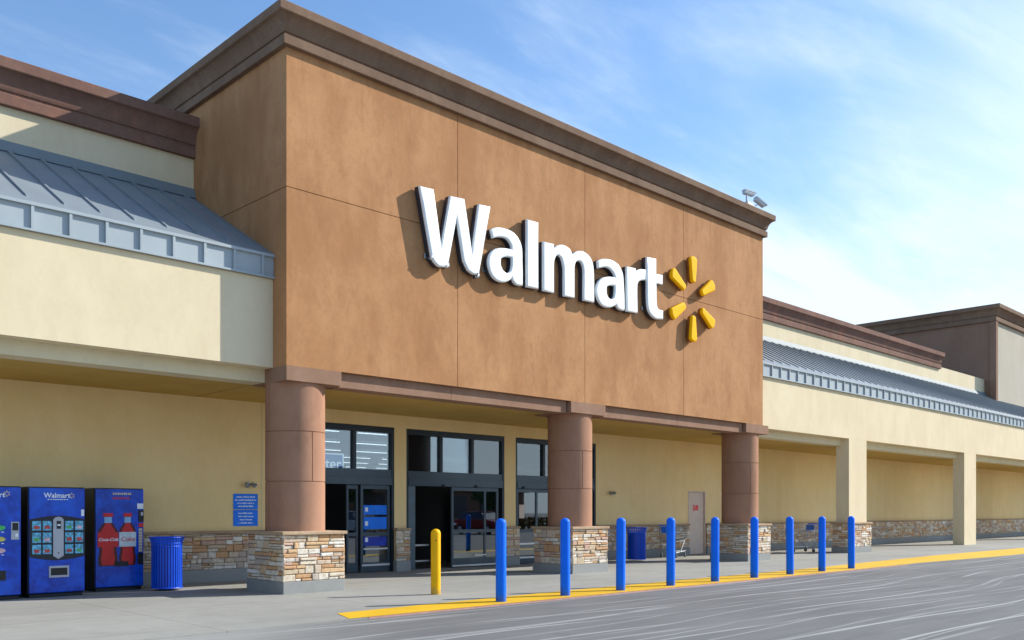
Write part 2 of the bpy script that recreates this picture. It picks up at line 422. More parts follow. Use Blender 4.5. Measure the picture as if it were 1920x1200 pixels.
# ------------------------------------------------------------------ ground
ZR = -.022
m = MB(); m.add([(-700, -700, ZR), (900, -700, ZR), (900, 900, ZR), (-700, 900, ZR)], [(0, 1, 2, 3)])
struct(m.build('road', M['road']))
WY0, WALL = 10.2, 17.65
m = MB()
xs = [-30, 7.0, 22, 26, 32, 140]; outy = [10.2, 10.2, 10.2, 10.32, 10.0, 10.0]
top = [(x, y, 0) for x, y in zip(xs, outy)]; bot = [(x, y, -.2) for x, y in zip(xs, outy)]
bk = [(140, WALL + .3, 0), (-30, WALL + .3, 0)]
n = len(xs)
m.add(top + bk + bot, [tuple(range(n + 2))] + [(n + 2 + i, n + 3 + i, i + 1, i) for i in range(n - 1)])
struct(m.build('sidewalk', M['walk']))
# painted kerb line, 4 mm sheet
m = MB()
inn = [(7.25, 10.88), (8, 10.93), (12, 11.12), (17, 11.2), (22, 11.25), (26, 11.5), (31, 11.75), (40, 11.75), (70, 11.7), (140, 11.7)]
ou = [(7.0, 10.215), (8, 10.215), (12, 10.215), (17, 10.215), (22, 10.215), (26, 10.335), (31, 10.08), (40, 10.015), (70, 10.015), (140, 10.015)]
vs = [(x, y, .004) for x, y in ou] + [(x, y, .004) for x, y in inn]; k = len(ou)
m.add(vs, [(i, i + 1, k + i + 1, k + i) for i in range(k - 1)])
struct(m.build('kerb_line', M['kerbyellow']))

m = MB(); m.prismx([(10.193, -.04), (10.199, -.04), (10.199, .003), (10.195, .003)], 7.3, 25.0)
struct(m.build('kerb_edge', M['kerbred']))
# ------------------------------------------------------------------ the building
B = thing('store_building', 'long brown and cream stucco store with a tall entrance block and blue metal roofs', 'building', (16, 17.65, 0))
XL, XR = -14, 110
TX0, TX1, TY, TYB = 8.36, 24.16, 14.1, 19.6

# back wall with openings
OP = [(10.08, 13.38, 3.44), (13.74, 17.04, 3.44), (17.46, 20.80, 3.44), (25.5, 26.52, 2.12)]
m = MB(); x = XL; W1 = WALL + .3
segs = []
for a, b, zt in OP:
    m.box(x, a, WALL, W1, -.1, 4.2); m.box(a, b, WALL, W1, zt, 4.2); segs.append((x, a)); x = b
m.box(x, XR, WALL, W1, -.1, 4.2); segs.append((x, XR))
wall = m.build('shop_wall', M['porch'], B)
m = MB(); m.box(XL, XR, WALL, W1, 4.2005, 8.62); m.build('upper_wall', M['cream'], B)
# narrow vertical control joints on the wall
m = MB()
for xj in (9.86, 2.2): m = MB(); m.box(xj, xj + .018, WALL - .006, WALL + .01, 1.04, 3.735); m.build('wall_trim', M['creamtrim'], B)
# unseen roof slabs, added so no sun leaks inside
m = MB(); m.box(XL, XR, WALL + .31, 60, 8.0, 8.3); m.box(TX0 + .3, TX1 - .3, TY + .3, TYB + 12, 9.2, 9.4)
m.build('flat_roof', M['base'], B)

# tower: shell + stucco panels with open joints
m = MB()
m.box(TX0 + .02, TX1 - .02, TY + .02, TY + .35, 3.975, 9.6)
m.box(TX0 + .02, TX0 + .35, TY + .35, TYB + 12, 3.88, 9.6); m.box(TX1 - .35, TX1 - .02, TY + .35, TYB + 12, 3.88, 9.6)
tw = m.build('tower_core', M['towerlow'], B)
g = .007
m = MB()
xsj = [TX0, 12.29, 16.22, 20.17, TX1]; zj = [3.97, 7.07, 9.6]
for i in range(4):
    for j in range(2):
        x0 = xsj[i] + (g if i else 0); x1 = xsj[i + 1] - (g if i < 3 else 0)
        m.box(x0, x1, TY, TY + .022, zj[j] + (g if j else 0), zj[j + 1] - (g if j == 0 else 0))
for j in range(2):
    for x0, x1 in ((TX0, TX0 + .022), (TX1 - .022, TX1)):
        m.box(x0, x1, TY + .0225, TYB + 12, zj[j] + (g if j else -.11), zj[j + 1] - (g if j == 0 else 0))
m.build('tower_wall', M['tower'], B)

def cornice_loop(prof, x0, x1, y0, y1):
    m = MB(); vs = []
    for p, z in prof: vs += [(x0 - p, y0 - p, z), (x1 + p, y0 - p, z), (x1 + p, y1 + p, z), (x0 - p, y1 + p, z)]
    fs = []
    for i in range(len(prof) - 1):
        for c in range(4):
            d = (c + 1) % 4; fs.append((i * 4 + c, i * 4 + d, i * 4 + 4 + d, i * 4 + 4 + c))
    e = (len(prof) - 1) * 4; fs.append((e, e + 1, e + 2, e + 3)); fs.append((3, 2, 1, 0))
    return m.add(vs, fs)
PROF = [(.004, 9.49), (.095, 9.49), (.10, 9.50), (.10, 9.645), (.085, 9.66), (.06, 9.665), (.06, 9.70), (.085, 9.705), (.10, 9.74),
        (.115, 9.80), (.14, 9.86), (.175, 9.91), (.215, 9.945), (.235, 9.95), (.265, 9.965), (.27, 9.975), (.27, 10.115), (.262, 10.125)]
cornice_loop(PROF, TX0, TX1, TY, 19.5).build('cornice', M['cornice'], B)

# wing cornices
def wing_cornice(x0, x1, y, z0, mat, name='wing_cornice', s=.8, rise=0):
    pr = [(y - p * s * 1.25, z0 + (z - 9.49) * 1.2) for p, z in PROF]
    m = MB(); m.prismx([(y + .02, z0)] + pr + [(y + .02, pr[-1][1]) ], x0, x1)
    return m.build(name, mat, B)
wing_cornice(XL, TX0 + .01, WALL, 8.50, M['cornicered'])
wing_cornice(TX1 - .01, 47.0, WALL, 8.50, M['cornicered'])

# wings: fascia, lower band, soffit, gutter, roof
def wing(x0, x1, seam0, dirn, count):
    m = MB(); m.box(x0, x1, 14.55, 15.0, 3.97, 5.53); fa = m.build('fascia', M['cream'], B)
    m = MB(); m.box(x0, x1, 14.83, 15.25, 3.735, 3.972); m.build('fascia_band', M['creamtrim'], fa)
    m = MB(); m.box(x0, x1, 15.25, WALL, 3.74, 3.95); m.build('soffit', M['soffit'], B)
    # roof sheet
    y0, z0, y1, z1 = 14.49, 5.955, WALL - .06, 7.70
    m = MB(); m.prismx([(y0, z0), (y1, z1), (y1, z1 - .08), (y0 + .1, z0 - .05)], x0, x1)
    sl = (z1 - z0) / (y1 - y0)
    xsm = [seam0 + dirn * .5325 * i for i in range(count)]
    for xx in xsm:
        a, b = y0 + .20, y1
        za, zb = z0 + sl * .20, z1
        m.prismx([(a, za - .01), (b, zb - .01), (b, zb + .05), (a + .07, za + .07)], xx - .019, xx + .019)
    rf = m.build('metal_roof', M['roof'], B)
    m = MB(); m.prismx([(WALL - .012, 7.90), (WALL - .03, 7.90), (WALL - .10, 7.735), (WALL - .11, 7.69), (WALL - .012, 7.70)], x0, x1)
    m.build('roof_flashing', M['flash'], rf)
    m = MB(); m.box(x0, x1, 14.525, 14.549, 5.535, 5.93)
    m.box(x0, x1, 14.48, 14.524, 5.53, 5.562); m.box(x0, x1, 14.475, 14.524, 5.905, 5.952)
    for xx in xsm: m.box(xx - .021, xx + .021, 14.484, 14.524, 5.5625, 5.9045)
    m.build('gutter', M['gutter'], B)
wing(XL, TX0 - .003, 8.13, -1, 41)
wing(TX1 + .003, 96, 24.86, 1, 133)

# tower underside: brown beam between the columns, caps, soffit
m = MB()
for a, b in ((9.5, 12.195), (12.205, 15.68), (17.0, 20.0), (20.01, 23.19)): m.box(a, b, 14.2, 14.6, 3.70, 3.972)
m.box(8.40, 9.5, 14.25, 14.6, 3.715, 3.972); m.box(15.68, 17.0, 14.25, 14.6, 3.72, 3.972); m.box(23.19, 24.1, 14.25, 14.6, 3.72, 3.972)
m.build('entrance_beam', M['towerlow'], B)
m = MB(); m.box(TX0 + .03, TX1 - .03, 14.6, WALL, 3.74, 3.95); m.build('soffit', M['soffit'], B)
# columns with caps on stone piers
def stone_face(m, o, u, nrm, wd, z0, z1, dmin=.012, dmax=.045):
    """irregular ledgestones laid on a vertical face: o origin, u along, nrm outward"""
    o = Vector(o); u = Vector(u); nv = Vector(nrm); z = z0
    def st(a, b, c, d):
        dep = random.uniform(dmin, dmax); gp = .0045; tn = random.random()
        a += gp; b -= gp; c += gp * .9; d -= gp * .9
        if b - a < .02 or d - c < .01: return
        j = lambda: random.uniform(-.004, .004)
        P = lambda s_, zz, dd: o + u * s_ + nv * dd + Vector((0, 0, zz))
        e = min(.012, (d - c) * .25)
        A = [P(a, c, -.01), P(b, c, -.01), P(b, d, -.01), P(a, d, -.01)]
        Bq = [P(a, c, dep - .012), P(b, c, dep - .012), P(b, d, dep - .012), P(a, d, dep - .012)]
        Cq = [P(a + e + j(), c + e + j(), dep + j()), P(b - e + j(), c + e + j(), dep + j()), P(b - e + j(), d - e + j(), dep + j()), P(a + e + j(), d - e + j(), dep + j())]
        vs = A + Bq + Cq
        fs = [(8, 9, 10, 11)]
        for q in (0, 4):
            for i in range(4): fs.append((q + i, q + (i + 1) % 4, q + 4 + (i + 1) % 4, q + 4 + i))
        m.add(vs, fs, tn)
    while z < z1 - .01:
        H = random.uniform(.10, .175)
        if z1 - (z + H) < .06: H = z1 - z
        s = -.0
        while s < wd - .005:
            w_ = random.uniform(.2, .52)
            if wd - (s + w_) < .12: w_ = wd - s
            k = random.choice([1, 2, 2, 2, 3]) if H > .12 else random.choice([1, 2, 2])
            if k == 1 and w_ > .3: 
                w1 = w_ * random.uniform(.35, .65); st(s, s + w1, z, z + H); st(s + w1, s + w_, z, z + H)
            else:
                zc = z; hs = [random.uniform(.7, 1.3) for _ in range(k)]; T = sum(hs)
                for q in hs:
                    hh = H * q / T
                    if random.random() < .45 and w_ > .22:
                        w1 = w_ * random.uniform(.3, .7); st(s, s + w1, zc, zc + hh); st(s + w1, s + w_, zc, zc + hh)
                    else: st(s, s + w_, zc, zc + hh)
                    zc += hh
            s += w_
        z += H

def pier(x0, x1, y0, y1, ztop=1.02, zb=.21, faces='flr'):
    m = MB(); m.box(x0 + .05, x1 - .05, y0 + .05, y1 - .05, zb - .02, ztop)
    core = m.build('stone_pier', M['mortar'], B)
    m = MB()
    a = .05
    if 'f' in faces: stone_face(m, (x0 + a - .03, y0 + a, 0), (1, 0, 0), (0, -1, 0), x1 - x0 - 2 * a + .06, zb, ztop)
    if 'l' in faces: stone_face(m, (x0 + a, y1 - a, 0), (0, -1, 0), (-1, 0, 0), y1 - y0 - 2 * a + .03, zb, ztop)
    if 'r' in faces: stone_face(m, (x1 - a, y0 + a - .03, 0), (0, 1, 0), (1, 0, 0), y1 - y0 - 2 * a + .03, zb, ztop)
    m.build('stone_veneer', M['stone'], core, tone=True)
    m = MB(); m.box(x0 + .02, x1 - .02, y0 + .02, y1 - .02, -.05, zb); m.build('concrete_base', M['base'], core, bevel=.008)
    m = MB(); m.box(x0 - .015, x1 + .015, y0 - .015, y1 + .015, ztop, ztop + .06); m.build('ledge_cap', M['ledge'], core, bevel=.012)
    return core
def column(cx, cy, r, z0, z1):
    ph = math.atan2(-cy, -cx)
    zs = [z0, 1.955, 1.957, 1.971, 1.973, 2.842, 2.844, 2.858, 2.860, z1 - .0]
    m = MB(); n_ = 72; angs = []
    gm = ph + R(34); gl = ph - R(58)
    for i in range(n_): angs.append((2 * math.pi * i / n_, 0))
    for ga, code in ((gm, 1), (gl, 2)):
        for dx, on in ((-.016, 0), (-.010, 1), (.010, 1), (.016, 0)): angs.append(((ga + dx) % (2 * math.pi), code if on else 0))
    angs.sort()
    k = len(zs); vs = []
    for t, code in angs:
        for i, z in enumerate(zs):
            rr = r
            if i in (2, 3, 6, 7): rr -= .013
            if code == 1 and i in (4, 5): rr -= .012
            if code == 2 and i in (0, 1, 8, 9): rr -= .012
            vs.append((cx + rr * math.cos(t), cy + rr * math.sin(t), z))
    N_ = len(angs); fs = []
    for i in range(N_):
        j = (i + 1) % N_
        for a in range(k - 1): fs.append((i * k + a, j * k + a, j * k + a + 1, i * k + a + 1))
    m.add(vs, fs)
    return m.build('round_column', M['column'], B, smooth=True)
for cx in (8.88, 16.33, 23.84):
    pier(cx - .65, cx + .65, 14.0, 15.32)
    c = column(cx, 14.67, .53, 1.08, 3.713)
    m = MB(); hw = .575 if cx < 10 else .6
    x0 = cx - hw if cx > 10 else TX0 - .006
    m.box(x0, cx + hw + .03, TY - .006, 15.26, 3.71, 3.968); m.build('column_cap', M['towerlow'], c, bevel=.006)

# square columns of the right wing
pier(30.5, 32.2, 14.42, 15.15, 1.0)
m = MB(); m.box(30.66, 32.03, 14.552, 15.02, 1.06, 3.975); m.build('square_column', M['cream'], B)
m = MB(); m.box(41.5, 42.9, 14.552, 15.02, -.05, 3.975); m.build('square_column', M['cream'], B)
m = MB(); m.box(53.0, 54.4, 14.552, 15.02, -.05, 3.975); m.build('square_column', M['cream'], B)
m = MB(); m.box(66.0, 67.4, 14.552, 15.02, -.05, 3.975); m.build('square_column', M['cream'], B)

# stone wainscot along the shop wall
m = MB(); mb = MB(); ml = MB()
for a, b in segs:
    a2 = max(a, -6); b2 = min(b, 62)
    if b2 - a2 <= 0: continue
    if b2 - a2 < .6: a2 -= .03; b2 += .03; yf = WALL - .10
    else: yf = WALL - .05
    stone_face(m, (a2, yf, 0), (1, 0, 0), (0, -1, 0), b2 - a2, .25, .98)
    mb.box(a2 - (0 if b2 - a2 > .6 else .0), b2, yf - .03, WALL - .001, -.05, .25)
    ml.box(a2 - .01, b2 + .01, yf - .055, WALL - .001, .98, 1.035)
m.build('stone_veneer', M['stone'], wall, tone=True)
mb.build('concrete_base', M['base'], wall); ml.build('ledge_cap', M['ledge'], wall, bevel=.01)

# plain stone bays standing further forward beyond the first square column
# far entrance block
FX, FY = 53.3, 17.15
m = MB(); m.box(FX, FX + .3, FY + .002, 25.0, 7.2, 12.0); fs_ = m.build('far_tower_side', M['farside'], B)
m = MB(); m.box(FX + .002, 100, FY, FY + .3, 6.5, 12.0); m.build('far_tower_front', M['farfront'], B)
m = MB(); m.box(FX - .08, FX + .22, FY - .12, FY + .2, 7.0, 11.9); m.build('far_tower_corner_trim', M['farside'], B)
P2 = [(p * 1.5, 11.72 + (z - 9.49) * 1.35) for p, z in PROF]
cornice_loop(P2, FX, 100, FY, 24.3).build('cornice', M['cornice'], B)

# ------------------------------------------------------------------ entrances
YF = WALL + .06
def door_set(x0, x1, glass_left=True):
    """one storefront bay: outer frame, three transom lights, header band"""
    m = MB(); zt = 3.43; t = .07
    m.box(x0, x0 + t, YF - .05, YF + .1, 0, zt); m.box(x1 - t, x1, YF - .05, YF + .1, 0, zt)
    m.box(x0 + t, x1 - t, YF - .05, YF + .1, zt - .13, zt)
    w3 = (x1 - x0 - 2 * t) / 3
    for i in (1, 2): m.box(x0 + t + w3 * i - .04, x0 + t + w3 * i + .04, YF - .045, YF + .095, 2.42, zt - .131)
    fr = m.build('entrance_frame', M['frame'], B)
    m = MB(); m.box(x0 + t + .001, x1 - t - .001, YF - .04, YF + .12, 2.24, 2.42); m.box(x0 + t + .001, x1 - t - .001, YF - .065, YF + .14, 2.06, 2.238)
    m.build('door_header', M['framefront'], fr)
    for i in range(3):
        m = MB(); a = x0 + t + w3 * i + (.04 if i else 0); b = x0 + t + w3 * (i + 1) - (.04 if i < 2 else 0)
        m.box(a, b, YF + .02, YF + .03, 2.42, zt - .131)
        m.build('transom_pane', M['glass'], fr)
    return fr
M['framefront'] = plain('header metal', (.06, .085, .11), .32, .08, 3, .4)
def leaf(x0, x1, y, fr, name='sliding_door', posters=False, mid=.9, stile=.07, split=None):
    m = MB(); z1 = 2.05; s = stile
    m.box(x0, x0 + s, y, y + .045, .02, z1); m.box(x1 - s, x1, y, y + .045, .02, z1)
    m.box(x0 + s, x1 - s, y, y + .045, z1 - .09, z1); m.box(x0 + s, x1 - s, y, y + .045, .02, .24)
    m.box(x0 + s, x1 - s, y, y + .045, mid - .04, mid + .04)
    if split: m.box(split - .03, split + .03, y - .002, y + .047, .24, z1 - .09)
    d = m.build(name, M['framefront'], fr)
    m = MB(); m.box(x0 + s, x1 - s, y + .02, y + .028, .24, mid - .04); m.box(x0 + s, x1 - s, y + .02, y + .028, mid + .04, z1 - .09)
    m.build('door_glass', M['doorglass'], d)
    return d
E1 = door_set(10.08, 13.38); E2 = door_set(13.74, 17.04); E3 = door_set(17.46, 20.80)
# entrance 1: open gap, narrow leaf, poster leaf
d = leaf(12.10, 12.42, YF + .06, E1, 'side_light', stile=.05)
d = leaf(12.45, 13.29, YF, E1, 'sliding_door')
m = MB(); m.box(12.53, 13.21, YF - .012, YF - .004, .535, .575); m.box(12.47, 13.27, YF - .03, YF - .004, .155, .20); m.build('push_bar', M['aluminium'], d)
for z0, z1, tcol in ((1.36, 1.58, 'signblue'), (1.02, 1.30, 'signblue'), (.62, .84, 'posterdeep')):
    if tcol not in M: M[tcol] = plain('poster deep blue', (.006, .04, .45), .3, .3, 5)
    m = MB(); m.box(12.54, 13.20, YF + .010, YF + .014, z0, z1); m.build('poster', M[tcol], d)
for z0 in (1.43, 1.10, .72):
    m = MB(); m.box(12.58, 12.66, YF + .006, YF + .0095, z0, z0 + .10); m.build('poster_print', M['textwhite'], d)
leaf(10.17, 11.0, YF + .06, E1)
# entrance 2
m = MB(); m.box(13.811, 14.06, YF + .0, YF + .05, .02, 2.055); m.build('door_jamb', M['framelight'], E2)
d = leaf(15.22, 16.86, YF - .01, E2, split=16.38, mid=.93)
m = MB(); m.box(15.24, 16.84, YF - .035, YF - .013, .03, .07); m.box(16.0, 16.4, YF - .03, YF - .013, .29, .315); m.build('push_bar', M['aluminium'], d)
m = MB(); m.box(14.1, 14.9, YF + .5, YF + .53, .56, .60); m.box(14.1, 14.9, YF + .5, YF + .53, .16, .20); m.build('inner_rail', M['aluminium'], E2)
m = MB(); m.box(13.811, 14.55, YF + .005, YF + .015, 2.425, 3.29); m.build('dark_pane_sheet', M['darksheet'], E2)  # dark sheet stands in for the unlit interior behind this pane
# entrance 3
d = leaf(17.56, 18.36, YF, E3, stile=.06)
m = MB(); m.box(17.60, 18.34, YF - .03, YF - .004, .53, .575); m.box(17.60, 18.34, YF - .03, YF - .004, .155, .20); m.build('push_bar', M['aluminium'], d)
m = MB(); m.box(17.66, 17.86, YF + .008, YF + .012, 1.25, 1.62); m.build('notice', M['tan'], d)
leaf(18.38, 19.2, YF + .05, E3, stile=.05); leaf(19.9, 20.7, YF, E3)
for x0, ee in ((11.3, E1), (14.9, E2), (16.0, E2), (17.75, E3)):
    m = MB(); m.lathe([(.0, 0), (.035, .005), (.035, .05), (0, .052)], x0, YF - .09, 12, 'z', 2.06); m.build('door_sensor', M['black'], ee)

# deep shop floor seen through the glass, plus added black walls
m = MB()
m.box(9.9, 70.0, 60.0, 60.2, 0, 4.6); m.box(9.6, 9.9, WALL + .3, 60.2, 0, 4.6); m.box(70.0, 70.3, WALL + .3, 60.2, 0, 4.6)
m.box(9.6, 70.3, WALL + .3, 60.2, 4.6, 4.8)
m.build('interior_wall', M['darkroom'], B)
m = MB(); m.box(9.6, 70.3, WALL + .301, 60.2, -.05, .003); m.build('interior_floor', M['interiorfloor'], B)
yy = 18.3  # first row of tubes is added to light the hanging sign's front
while yy < 58:
    xx = 10.4 + (yy * 1.7) % 2
    while xx < min(60, 14 + yy * .8):
        m = MB(); m.box(xx, xx + 2.4, yy, yy + (.04 if yy < 19 else .09), 4.49, 4.52); m.build('ceiling_light', M['tube'], B)
        xx += 3.3
    yy += 2.2 if yy < 20 else 4.6
m = MB(); m.box(15.75, 21.5, 20.6, 20.7, 0, 4.55); m.build('added_dark_wall', M['black'], B)  # black wall added to hide the lit ceiling from the middle entrance
m = MB(); m.box(9.91, 15.7, 21.6, 21.7, 0, 2.3); m.box(21.6, 40, 21.6, 21.7, 0, 2.3); m.build('added_dark_screen', M['black'], B)  # black screens added to keep the doorways dark
# merchandise shelves
for i, xx in enumerate((10.1, 10.9, 18.0, 19.2)):
    t = thing('display_shelf', ['dark shelf of red and yellow goods inside the left entrance, left one', 'dark shelf of red and yellow goods inside the left entrance, right one',
              'dark shelf of bright goods inside the right entrance, left one', 'dark shelf of bright goods inside the right entrance, right one'][i], 'shelf', (xx, 19.8, 0), 0, 'display shelves inside the entrances')
    m = MB()
    for k in range(5): m.box(.001, .749, 0, .4, .1 + .38 * k, .125 + .38 * k)
    m.box(-.02, 0, 0, .4, 0, 1.9); m.box(.75, .77, 0, .4, 0, 1.9); m.build('rack', M['frame'], t, world=False)
    for cname, cc in (('red', (.4, .02, .02)), ('yellow', (.5, .35, .03)), ('green', (.05, .25, .06))):
        if 'g' + cname not in M: M['g' + cname] = plain('goods ' + cname, cc, .5)
        m = MB()
        for k in range(4):
            x = .02
            while x < .66:
                if random.random() < .33: m.box(x, x + .07, .02, .2, .126 + .38 * k, .126 + .38 * k + random.uniform(.15, .28))
                x += .085
        if m.v: m.build('goods', M['g' + cname], t, world=False)
# hanging sign that reads Enter
t = thing('hanging_sign', 'blue hanging sign reading Enter seen through the left entrance glass', 'sign', (12.15, 18.6, 0))
m = MB(); m.box(11.48, 12.55, 18.6, 18.63, 2.34, 2.79); m.build('board', M['glowblue'], t)
m = MB()
for a in ((11.48, 12.55, 2.31, 2.34), (11.48, 12.55, 2.79, 2.82), (11.45, 11.48, 2.31, 2.82), (12.55, 12.58, 2.31, 2.82)): m.box(a[0], a[1], 18.59, 18.64, a[2], a[3])
m.build('border', M['glowwhite'], t)
m = MB(); m.bar((11.7, 18.61, 2.82), (11.7, 18.61, 4.6), .006); m.bar((12.4, 18.61, 2.82), (12.4, 18.61, 4.6), .006); m.build('wire', M['chrome'], t)
text('lettering', 'Enter', .37, M['glowwhite'], 12.10, 18.595, 2.56, t, bold=.004)

# access door
m = MB(); m.box(25.5, 25.545, WALL - .012, WALL + .12, 0, 2.12); m.box(26.475, 26.52, WALL - .012, WALL + .12, 0, 2.12); m.box(25.545, 26.475, WALL - .012, WALL + .12, 2.075, 2.12)
df = m.build('service_door_frame', M['tan'], B)
m = MB(); m.box(25.55, 26.47, WALL + .05, WALL + .095, .012, 2.07); ds = m.build('service_door', M['tan'], B)
text('door_number', '5/8', .24, M['red'], 26.0, WALL + .046, 1.55, ds, bold=.012)
m = MB(); m.lathe([(0, 0), (.03, .0), (.03, -.05), (0, -.055)], 25.63, WALL + .05, 12, 'y', 1.0); m.build('door_knob', M['aluminium'], ds)

# ------------------------------------------------------------------ raised sign
LET = {"W": [[[11.14, 7.73], [11.509, 7.751], [11.707, 6.688], [11.922, 7.723], [12.314, 7.753], [12.521, 6.742], [12.69, 7.741], [13.039, 7.765], [12.719, 6.328], [12.672, 6.271], [12.532, 6.263], [12.394, 6.315], [12.303, 6.443], [12.258, 6.554], [12.107, 7.294], [11.889, 6.348], [11.856, 6.275], [11.66, 6.246], [11.552, 6.284], [11.477, 6.353], [11.424, 6.474]]], "a": [[[13.026, 7.285], [13.158, 7.358], [13.28, 7.392], [13.446, 7.404], [13.614, 7.393], [13.741, 7.355], [13.848, 7.283], [13.923, 7.192], [13.962, 7.094], [13.977, 6.975], [13.981, 6.762], [13.988, 6.534], [13.988, 6.272], [13.869, 6.254], [13.762, 6.266], [13.688, 6.313], [13.652, 6.383], [13.614, 6.338], [13.509, 6.275], [13.384, 6.238], [13.239, 6.242], [13.117, 6.287], [13.026, 6.374], [12.971, 6.497], [12.955, 6.611], [12.985, 6.735], [13.056, 6.837], [13.178, 6.921], [13.342, 6.972], [13.488, 6.994], [13.635, 7.001], [13.624, 7.071], [13.582, 7.122], [13.509, 7.175], [13.405, 7.186], [13.239, 7.16], [13.086, 7.102]], [[13.342, 6.73], [13.405, 6.769], [13.509, 6.8], [13.639, 6.81], [13.643, 6.698], [13.624, 6.589], [13.582, 6.513], [13.498, 6.468], [13.405, 6.503], [13.347, 6.582], [13.334, 6.654]]], "l": [[[14.09, 7.745], [14.466, 7.751], [14.477, 6.281], [14.09, 6.265]]], "m": [[[14.607, 7.371], [14.964, 7.384], [14.968, 7.298], [15.049, 7.36], [15.172, 7.413], [15.296, 7.427], [15.442, 7.4], [15.526, 7.347], [15.568, 7.278], [15.674, 7.348], [15.802, 7.402], [15.953, 7.415], [16.106, 7.377], [16.216, 7.312], [16.282, 7.224], [16.322, 7.101], [16.34, 6.858], [16.344, 6.57], [16.344, 6.283], [15.949, 6.275], [15.953, 6.79], [15.949, 6.989], [15.921, 7.083], [15.867, 7.144], [15.781, 7.149], [15.717, 7.123], [15.674, 7.051], [15.657, 6.935], [15.657, 6.666], [15.657, 6.281], [15.28, 6.264], [15.275, 6.599], [15.275, 6.864], [15.244, 7.012], [15.193, 7.113], [15.111, 7.153], [15.049, 7.127], [15.009, 7.064], [14.978, 6.961], [14.972, 6.753], [14.972, 6.28], [14.607, 6.27]]], "a2": [[[16.444, 7.29], [16.59, 7.362], [16.749, 7.402], [16.933, 7.418], [17.096, 7.397], [17.236, 7.35], [17.331, 7.263], [17.39, 7.184], [17.426, 7.071], [17.45, 6.82], [17.467, 6.598], [17.474, 6.272], [17.355, 6.261], [17.236, 6.277], [17.166, 6.318], [17.131, 6.362], [17.072, 6.319], [16.956, 6.271], [16.841, 6.246], [16.703, 6.246], [16.567, 6.291], [16.466, 6.376], [16.41, 6.498], [16.395, 6.611], [16.433, 6.734], [16.5, 6.833], [16.635, 6.93], [16.818, 6.992], [16.956, 7.015], [17.089, 7.025], [17.061, 7.072], [17.002, 7.128], [16.91, 7.175], [16.783, 7.191], [16.647, 7.163], [16.466, 7.103]], [[16.806, 6.74], [16.887, 6.774], [16.979, 6.793], [17.082, 6.805], [17.082, 6.698], [17.061, 6.576], [17.014, 6.502], [16.933, 6.474], [16.852, 6.505], [16.806, 6.578], [16.795, 6.664]]], "r": [[[17.529, 7.371], [17.898, 7.391], [17.91, 7.328], [18.009, 7.381], [18.133, 7.418], [18.304, 7.428], [18.289, 7.151], [18.183, 7.133], [18.084, 7.104], [18.009, 7.053], [17.972, 6.97], [17.965, 6.756], [17.972, 6.528], [17.979, 6.289], [17.539, 6.264]]], "t": [[[18.321, 7.752], [18.73, 7.785], [18.733, 7.406], [19.004, 7.424], [19.004, 7.164], [18.743, 7.154], [18.748, 6.886], [18.756, 6.653], [18.795, 6.55], [18.873, 6.527], [19.022, 6.53], [19.017, 6.288], [18.795, 6.26], [18.666, 6.265], [18.537, 6.308], [18.435, 6.385], [18.38, 6.47], [18.354, 6.589], [18.339, 6.818]]]}
def smooth_outline(pts, corner=33, sub=4):
    n = len(pts); P = [Vector(p) for p in pts]; isC = []
    for i in range(n):
        a = (P[i] - P[i - 1]).normalized(); b = (P[(i + 1) % n] - P[i]).normalized()
        isC.append(math.degrees(math.acos(max(-1, min(1, a.dot(b))))) > corner)
    out_ = []
    for i in range(n):
        p1, p2 = P[i], P[(i + 1) % n]
        p0 = P[i - 1] if not isC[i] else p1 - (p2 - p1)
        p3 = P[(i + 2) % n] if not isC[(i + 1) % n] else p2 + (p2 - p1)
        if isC[i] and isC[(i + 1) % n]: out_.append(p1); continue
        for k in range(sub):
            t_ = k / sub
            out_.append(.5 * ((2 * p1) + (p2 - p0) * t_ + (2 * p0 - 5 * p1 + 4 * p2 - p3) * t_ ** 2 + (3 * p1 - p0 - 3 * p2 + p3) * t_ ** 3))
    return out_
def outline_mesh(contours, ext, bev, name):
    cu = bpy.data.curves.new('o', 'CURVE'); cu.dimensions = '2D'; cu.fill_mode = 'BOTH'
    for c in contours:
        sp = cu.splines.new('POLY'); sp.points.add(len(c) - 1); sp.use_cyclic_u = True
        for i, p in enumerate(c): sp.points[i].co = (p[0], p[1], 0, 1)
    cu.extrude = ext; cu.bevel_depth = bev; cu.bevel_resolution = 2; cu.offset = -bev - .007
    ob = bpy.data.objects.new('o', cu); COL.objects.link(ob); bpy.context.view_layer.update()
    me = bpy.data.meshes.new_from_object(ob.evaluated_get(bpy.context.evaluated_depsgraph_get()))
    bpy.data.objects.remove(ob); bpy.data.curves.remove(cu)
    me.transform(Matrix.Rotation(R(90), 4, 'X')); me.name = name
    return me
SIGN = thing('store_sign', 'raised white channel letters and six yellow rays on the brown entrance wall', 'sign', (15.2, TY, 6.3))
so = Vector(SIGN.location)
def put(me, name, mat, y, parent, smooth=True):
    me.materials.clear(); me.materials.append(mat)
    if smooth:
        me.polygons.foreach_set('use_smooth', [True] * len(me.polygons)); me.set_sharp_from_angle(angle=R(30))
    o = bpy.data.objects.new(name, me); COL.objects.link(o); o.parent = parent
    o.location = Vector((0, y, 0)) - (Vector((so.x, so.y, so.z)) if parent == SIGN else Vector((0, 0, 0)))
    if parent != SIGN: o.location = (0, y, 0)
    return o
YL = TY - .20       # plane of the letter fronts
